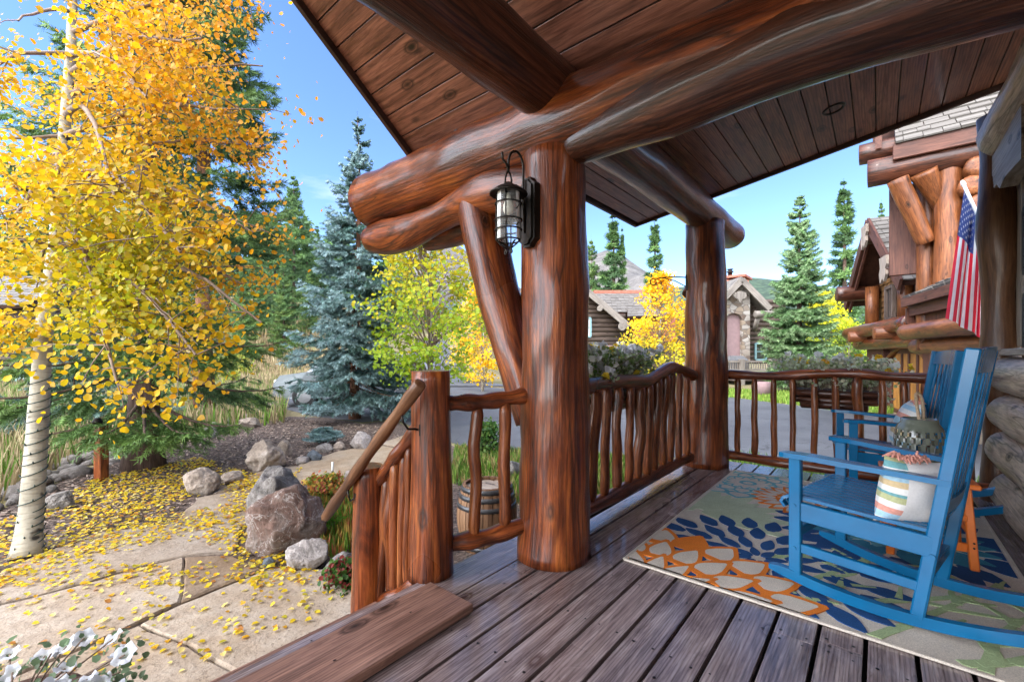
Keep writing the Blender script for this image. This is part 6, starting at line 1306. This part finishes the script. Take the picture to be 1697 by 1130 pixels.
def planter(label, a, b2, w_, n, h, seed, cols, flw, lift=0):
    """half log trough hung outside a railing from a to b2, full of trailing flowers"""
    random.seed(seed); a, b2 = Vector(a), Vector(b2); t = thing('flower_box', label, 'planter', tuple((a+b2)/2), 0, 'planters hung outside the railings'); mb = MB(); d = (b2-a); L = d.length; d.normalize(); s_ = Vector((-d.y, d.x, 0))
    for k in range(7):
        an = math.pi+math.pi*(k+.5)/7; e = .72 if k in (2, 3, 4) else .92; c_ = (a+b2)/2+s_*math.cos(an)*w_*.5+Vector((0, 0, math.sin(an)*w_*.62)); mb.tube([c_-d*L*.5*e, c_+d*L*.5*e], .03, 10, .12, 6, dome=.3)
    mb.build('trough', M['log_dark'], t); mb = MB(); mb.box((a+b2)/2+Vector((0, 0, -.02)), (w_*.8, w_*.8, .02), math.atan2(d.y, d.x), .003) ; mb.v = []; mb.f = []; mb.g = []; mb.m = []; mb.sm = []; mb.c = []
    mb.bar(a+d*.05+Vector((0, 0, -.03)), b2-d*.05+Vector((0, 0, -.03)), w_*.8, .03); mb.build('soil', M['mulch'], t)
    cs = []; st_ = MB(); fl_ = []
    for k in range(n):
        p = a.lerp(b2, random.uniform(-.02, 1.02)); c_ = p+s_*random.gauss(0, w_*.4)+Vector((0, 0, random.uniform(.22, 1)*h))+d*random.gauss(0, .05)
        if random.random() < .12: c_ -= Vector((0, 0, h*.6)); c_ += s_*w_*.5*(1 if flw[1] > 0 else -1)
        cs.append(tuple(c_)); st_.tube([tuple(p), tuple(p.lerp(c_, .6)+Vector((0, 0, .03))), tuple(c_)], [.003, .0025, .0015], 4, cap=False)
        if random.random() < flw[0]: fl_.append(c_+Vector((random.gauss(0, .02), random.gauss(0, .02), .05)))
    st_.build('stems', M['twig'], t); C = np.array(cols); V, F, c = leaf_cloud(cs, 12, .03, .03, lambda P: C[rng.integers(0, len(C), len(P))]*rng.uniform(.7, 1.2, (len(P), 1))); np_mesh('foliage', V, F, M['leaf'], t, c)
    P = np.array([tuple(q+Vector((random.gauss(0, .012), random.gauss(0, .012), random.gauss(0, .01)))) for q in fl_ for _ in range(5)]); 
    fc = np.array([flw[2][i % len(flw[2])] for i in range(len(fl_)) for _ in range(5)]); nr_ = rng.normal(size=(len(P), 3)); nr_[:, 2] += .8; V, F, c = leaf_quads(P, rng.uniform(.04, .07, len(P)), nr_, fc, .2); np_mesh('blossoms', V, F, M['petal_white'], t, c); return t
SG = [(.5, .55, .38), (.62, .65, .5), (.4, .5, .22), (.7, .66, .48)]
planter('trough of white flowers and pale leaves hung outside the long railing', (2.75, 1.68, .84), (3.75, 1.68, .84), .26, 330, .3, 61, [(.2, .32, .09), (.34, .44, .2), (.55, .6, .42)], (.6, 1, [(.85, .85, .83), (.85, .85, .85), (.8, .6, .05), (.74, .74, .7)]))
planter('trough of silvery trailing plants and yellow daisies hung outside the far railing', (5.0, -.02, .80), (5.0, .66, .80), .26, 300, .27, 62, SG, (.14, -1, [(.75, .45, .02), (.75, .75, .7), (.75, .55, .02), (.72, .72, .7)]))
# white petunias in a pot by the steps
pp = Vector((.04, 2.05, GZ)); pot = thing('flower_pot', 'tall pot of white petunias beside the deck steps', 'flower pot', tuple(pp)); M['clay'] = plain('brown_clay', (.13, .07, .05), .7, 0, .15, 9, .1)
mb = MB(); mb.lathe([(.11, 0), (.13, .02), (.15, .3), (.17, .48), (.18, .5), (.17, .52), (.155, .5), (.01, .49)], pp, 30); mb.build('pot', M['clay'], pot)
random.seed(71); V = []; F = []; C_ = []; mb = MB(); lc = []
for k in range(60):
    a = random.uniform(0, 6.3); e = random.uniform(.2, 1)**.6*.3; z = .55+random.uniform(.0, .1)*(1.1-e*2); p = pp+Vector((math.cos(a)*e, math.sin(a)*e, z)); lc.append(tuple(p-Vector((0, 0, .02)))); mb.tube([tuple(pp+Vector((0, 0, .47))), tuple(pp.lerp(p, .6)+Vector((0, 0, .2))), tuple(p)], .003, 5, cap=False)
    if k % 3 == 2: continue
    n_ = Vector((random.gauss(0, .5), random.gauss(0, .5), 1)).normalized()+(Vector((0, 0, CAMZ))-p).normalized()*.4; n_.normalize(); u = n_.orthogonal().normalized(); v = n_.cross(u); o = len(V); R_ = random.uniform(.026, .038); V.append(p-n_*.02); C_.append((.5, .55, .4))
    for j in range(20):
        an = 2*math.pi*j/20; ru = R_*(1+.1*math.cos(5*an)+.03*math.sin(an*9)); V.append(p+(u*math.cos(an)+v*math.sin(an))*ru*.5+n_*.004); C_.append((.6, .62, .66))
    for j in range(20):
        an = 2*math.pi*j/20; ru = R_*(1+.1*math.cos(5*an)+.03*math.sin(an*9)); V.append(p+(u*math.cos(an)+v*math.sin(an))*ru+n_*(.006+.006*math.cos(an*5+1)+random.uniform(-.003, .003))); C_.append((.62, .64, .68))
    for j in range(20): F.append((o, o+1+j, o+1+(j+1) % 20, o)); F.append((o+1+j, o+21+j, o+21+(j+1) % 20, o+1+(j+1) % 20))
mb.build('stems', M['twig'], pot)
fm = MB(); fm.add(V, [f if len(set(f)) == 4 else f[:3] for f in F], None, 0, True); fm.c = C_; fm.build('blossoms', M['petal_white'], pot)
V, F, c = leaf_cloud(lc, 9, .04, .026, lambda P: np.array([(.13, .19, .1)])*rng.uniform(.7, 1.4, (len(P), 1))); np_mesh('foliage', V, F, M['leaf'], pot, c)
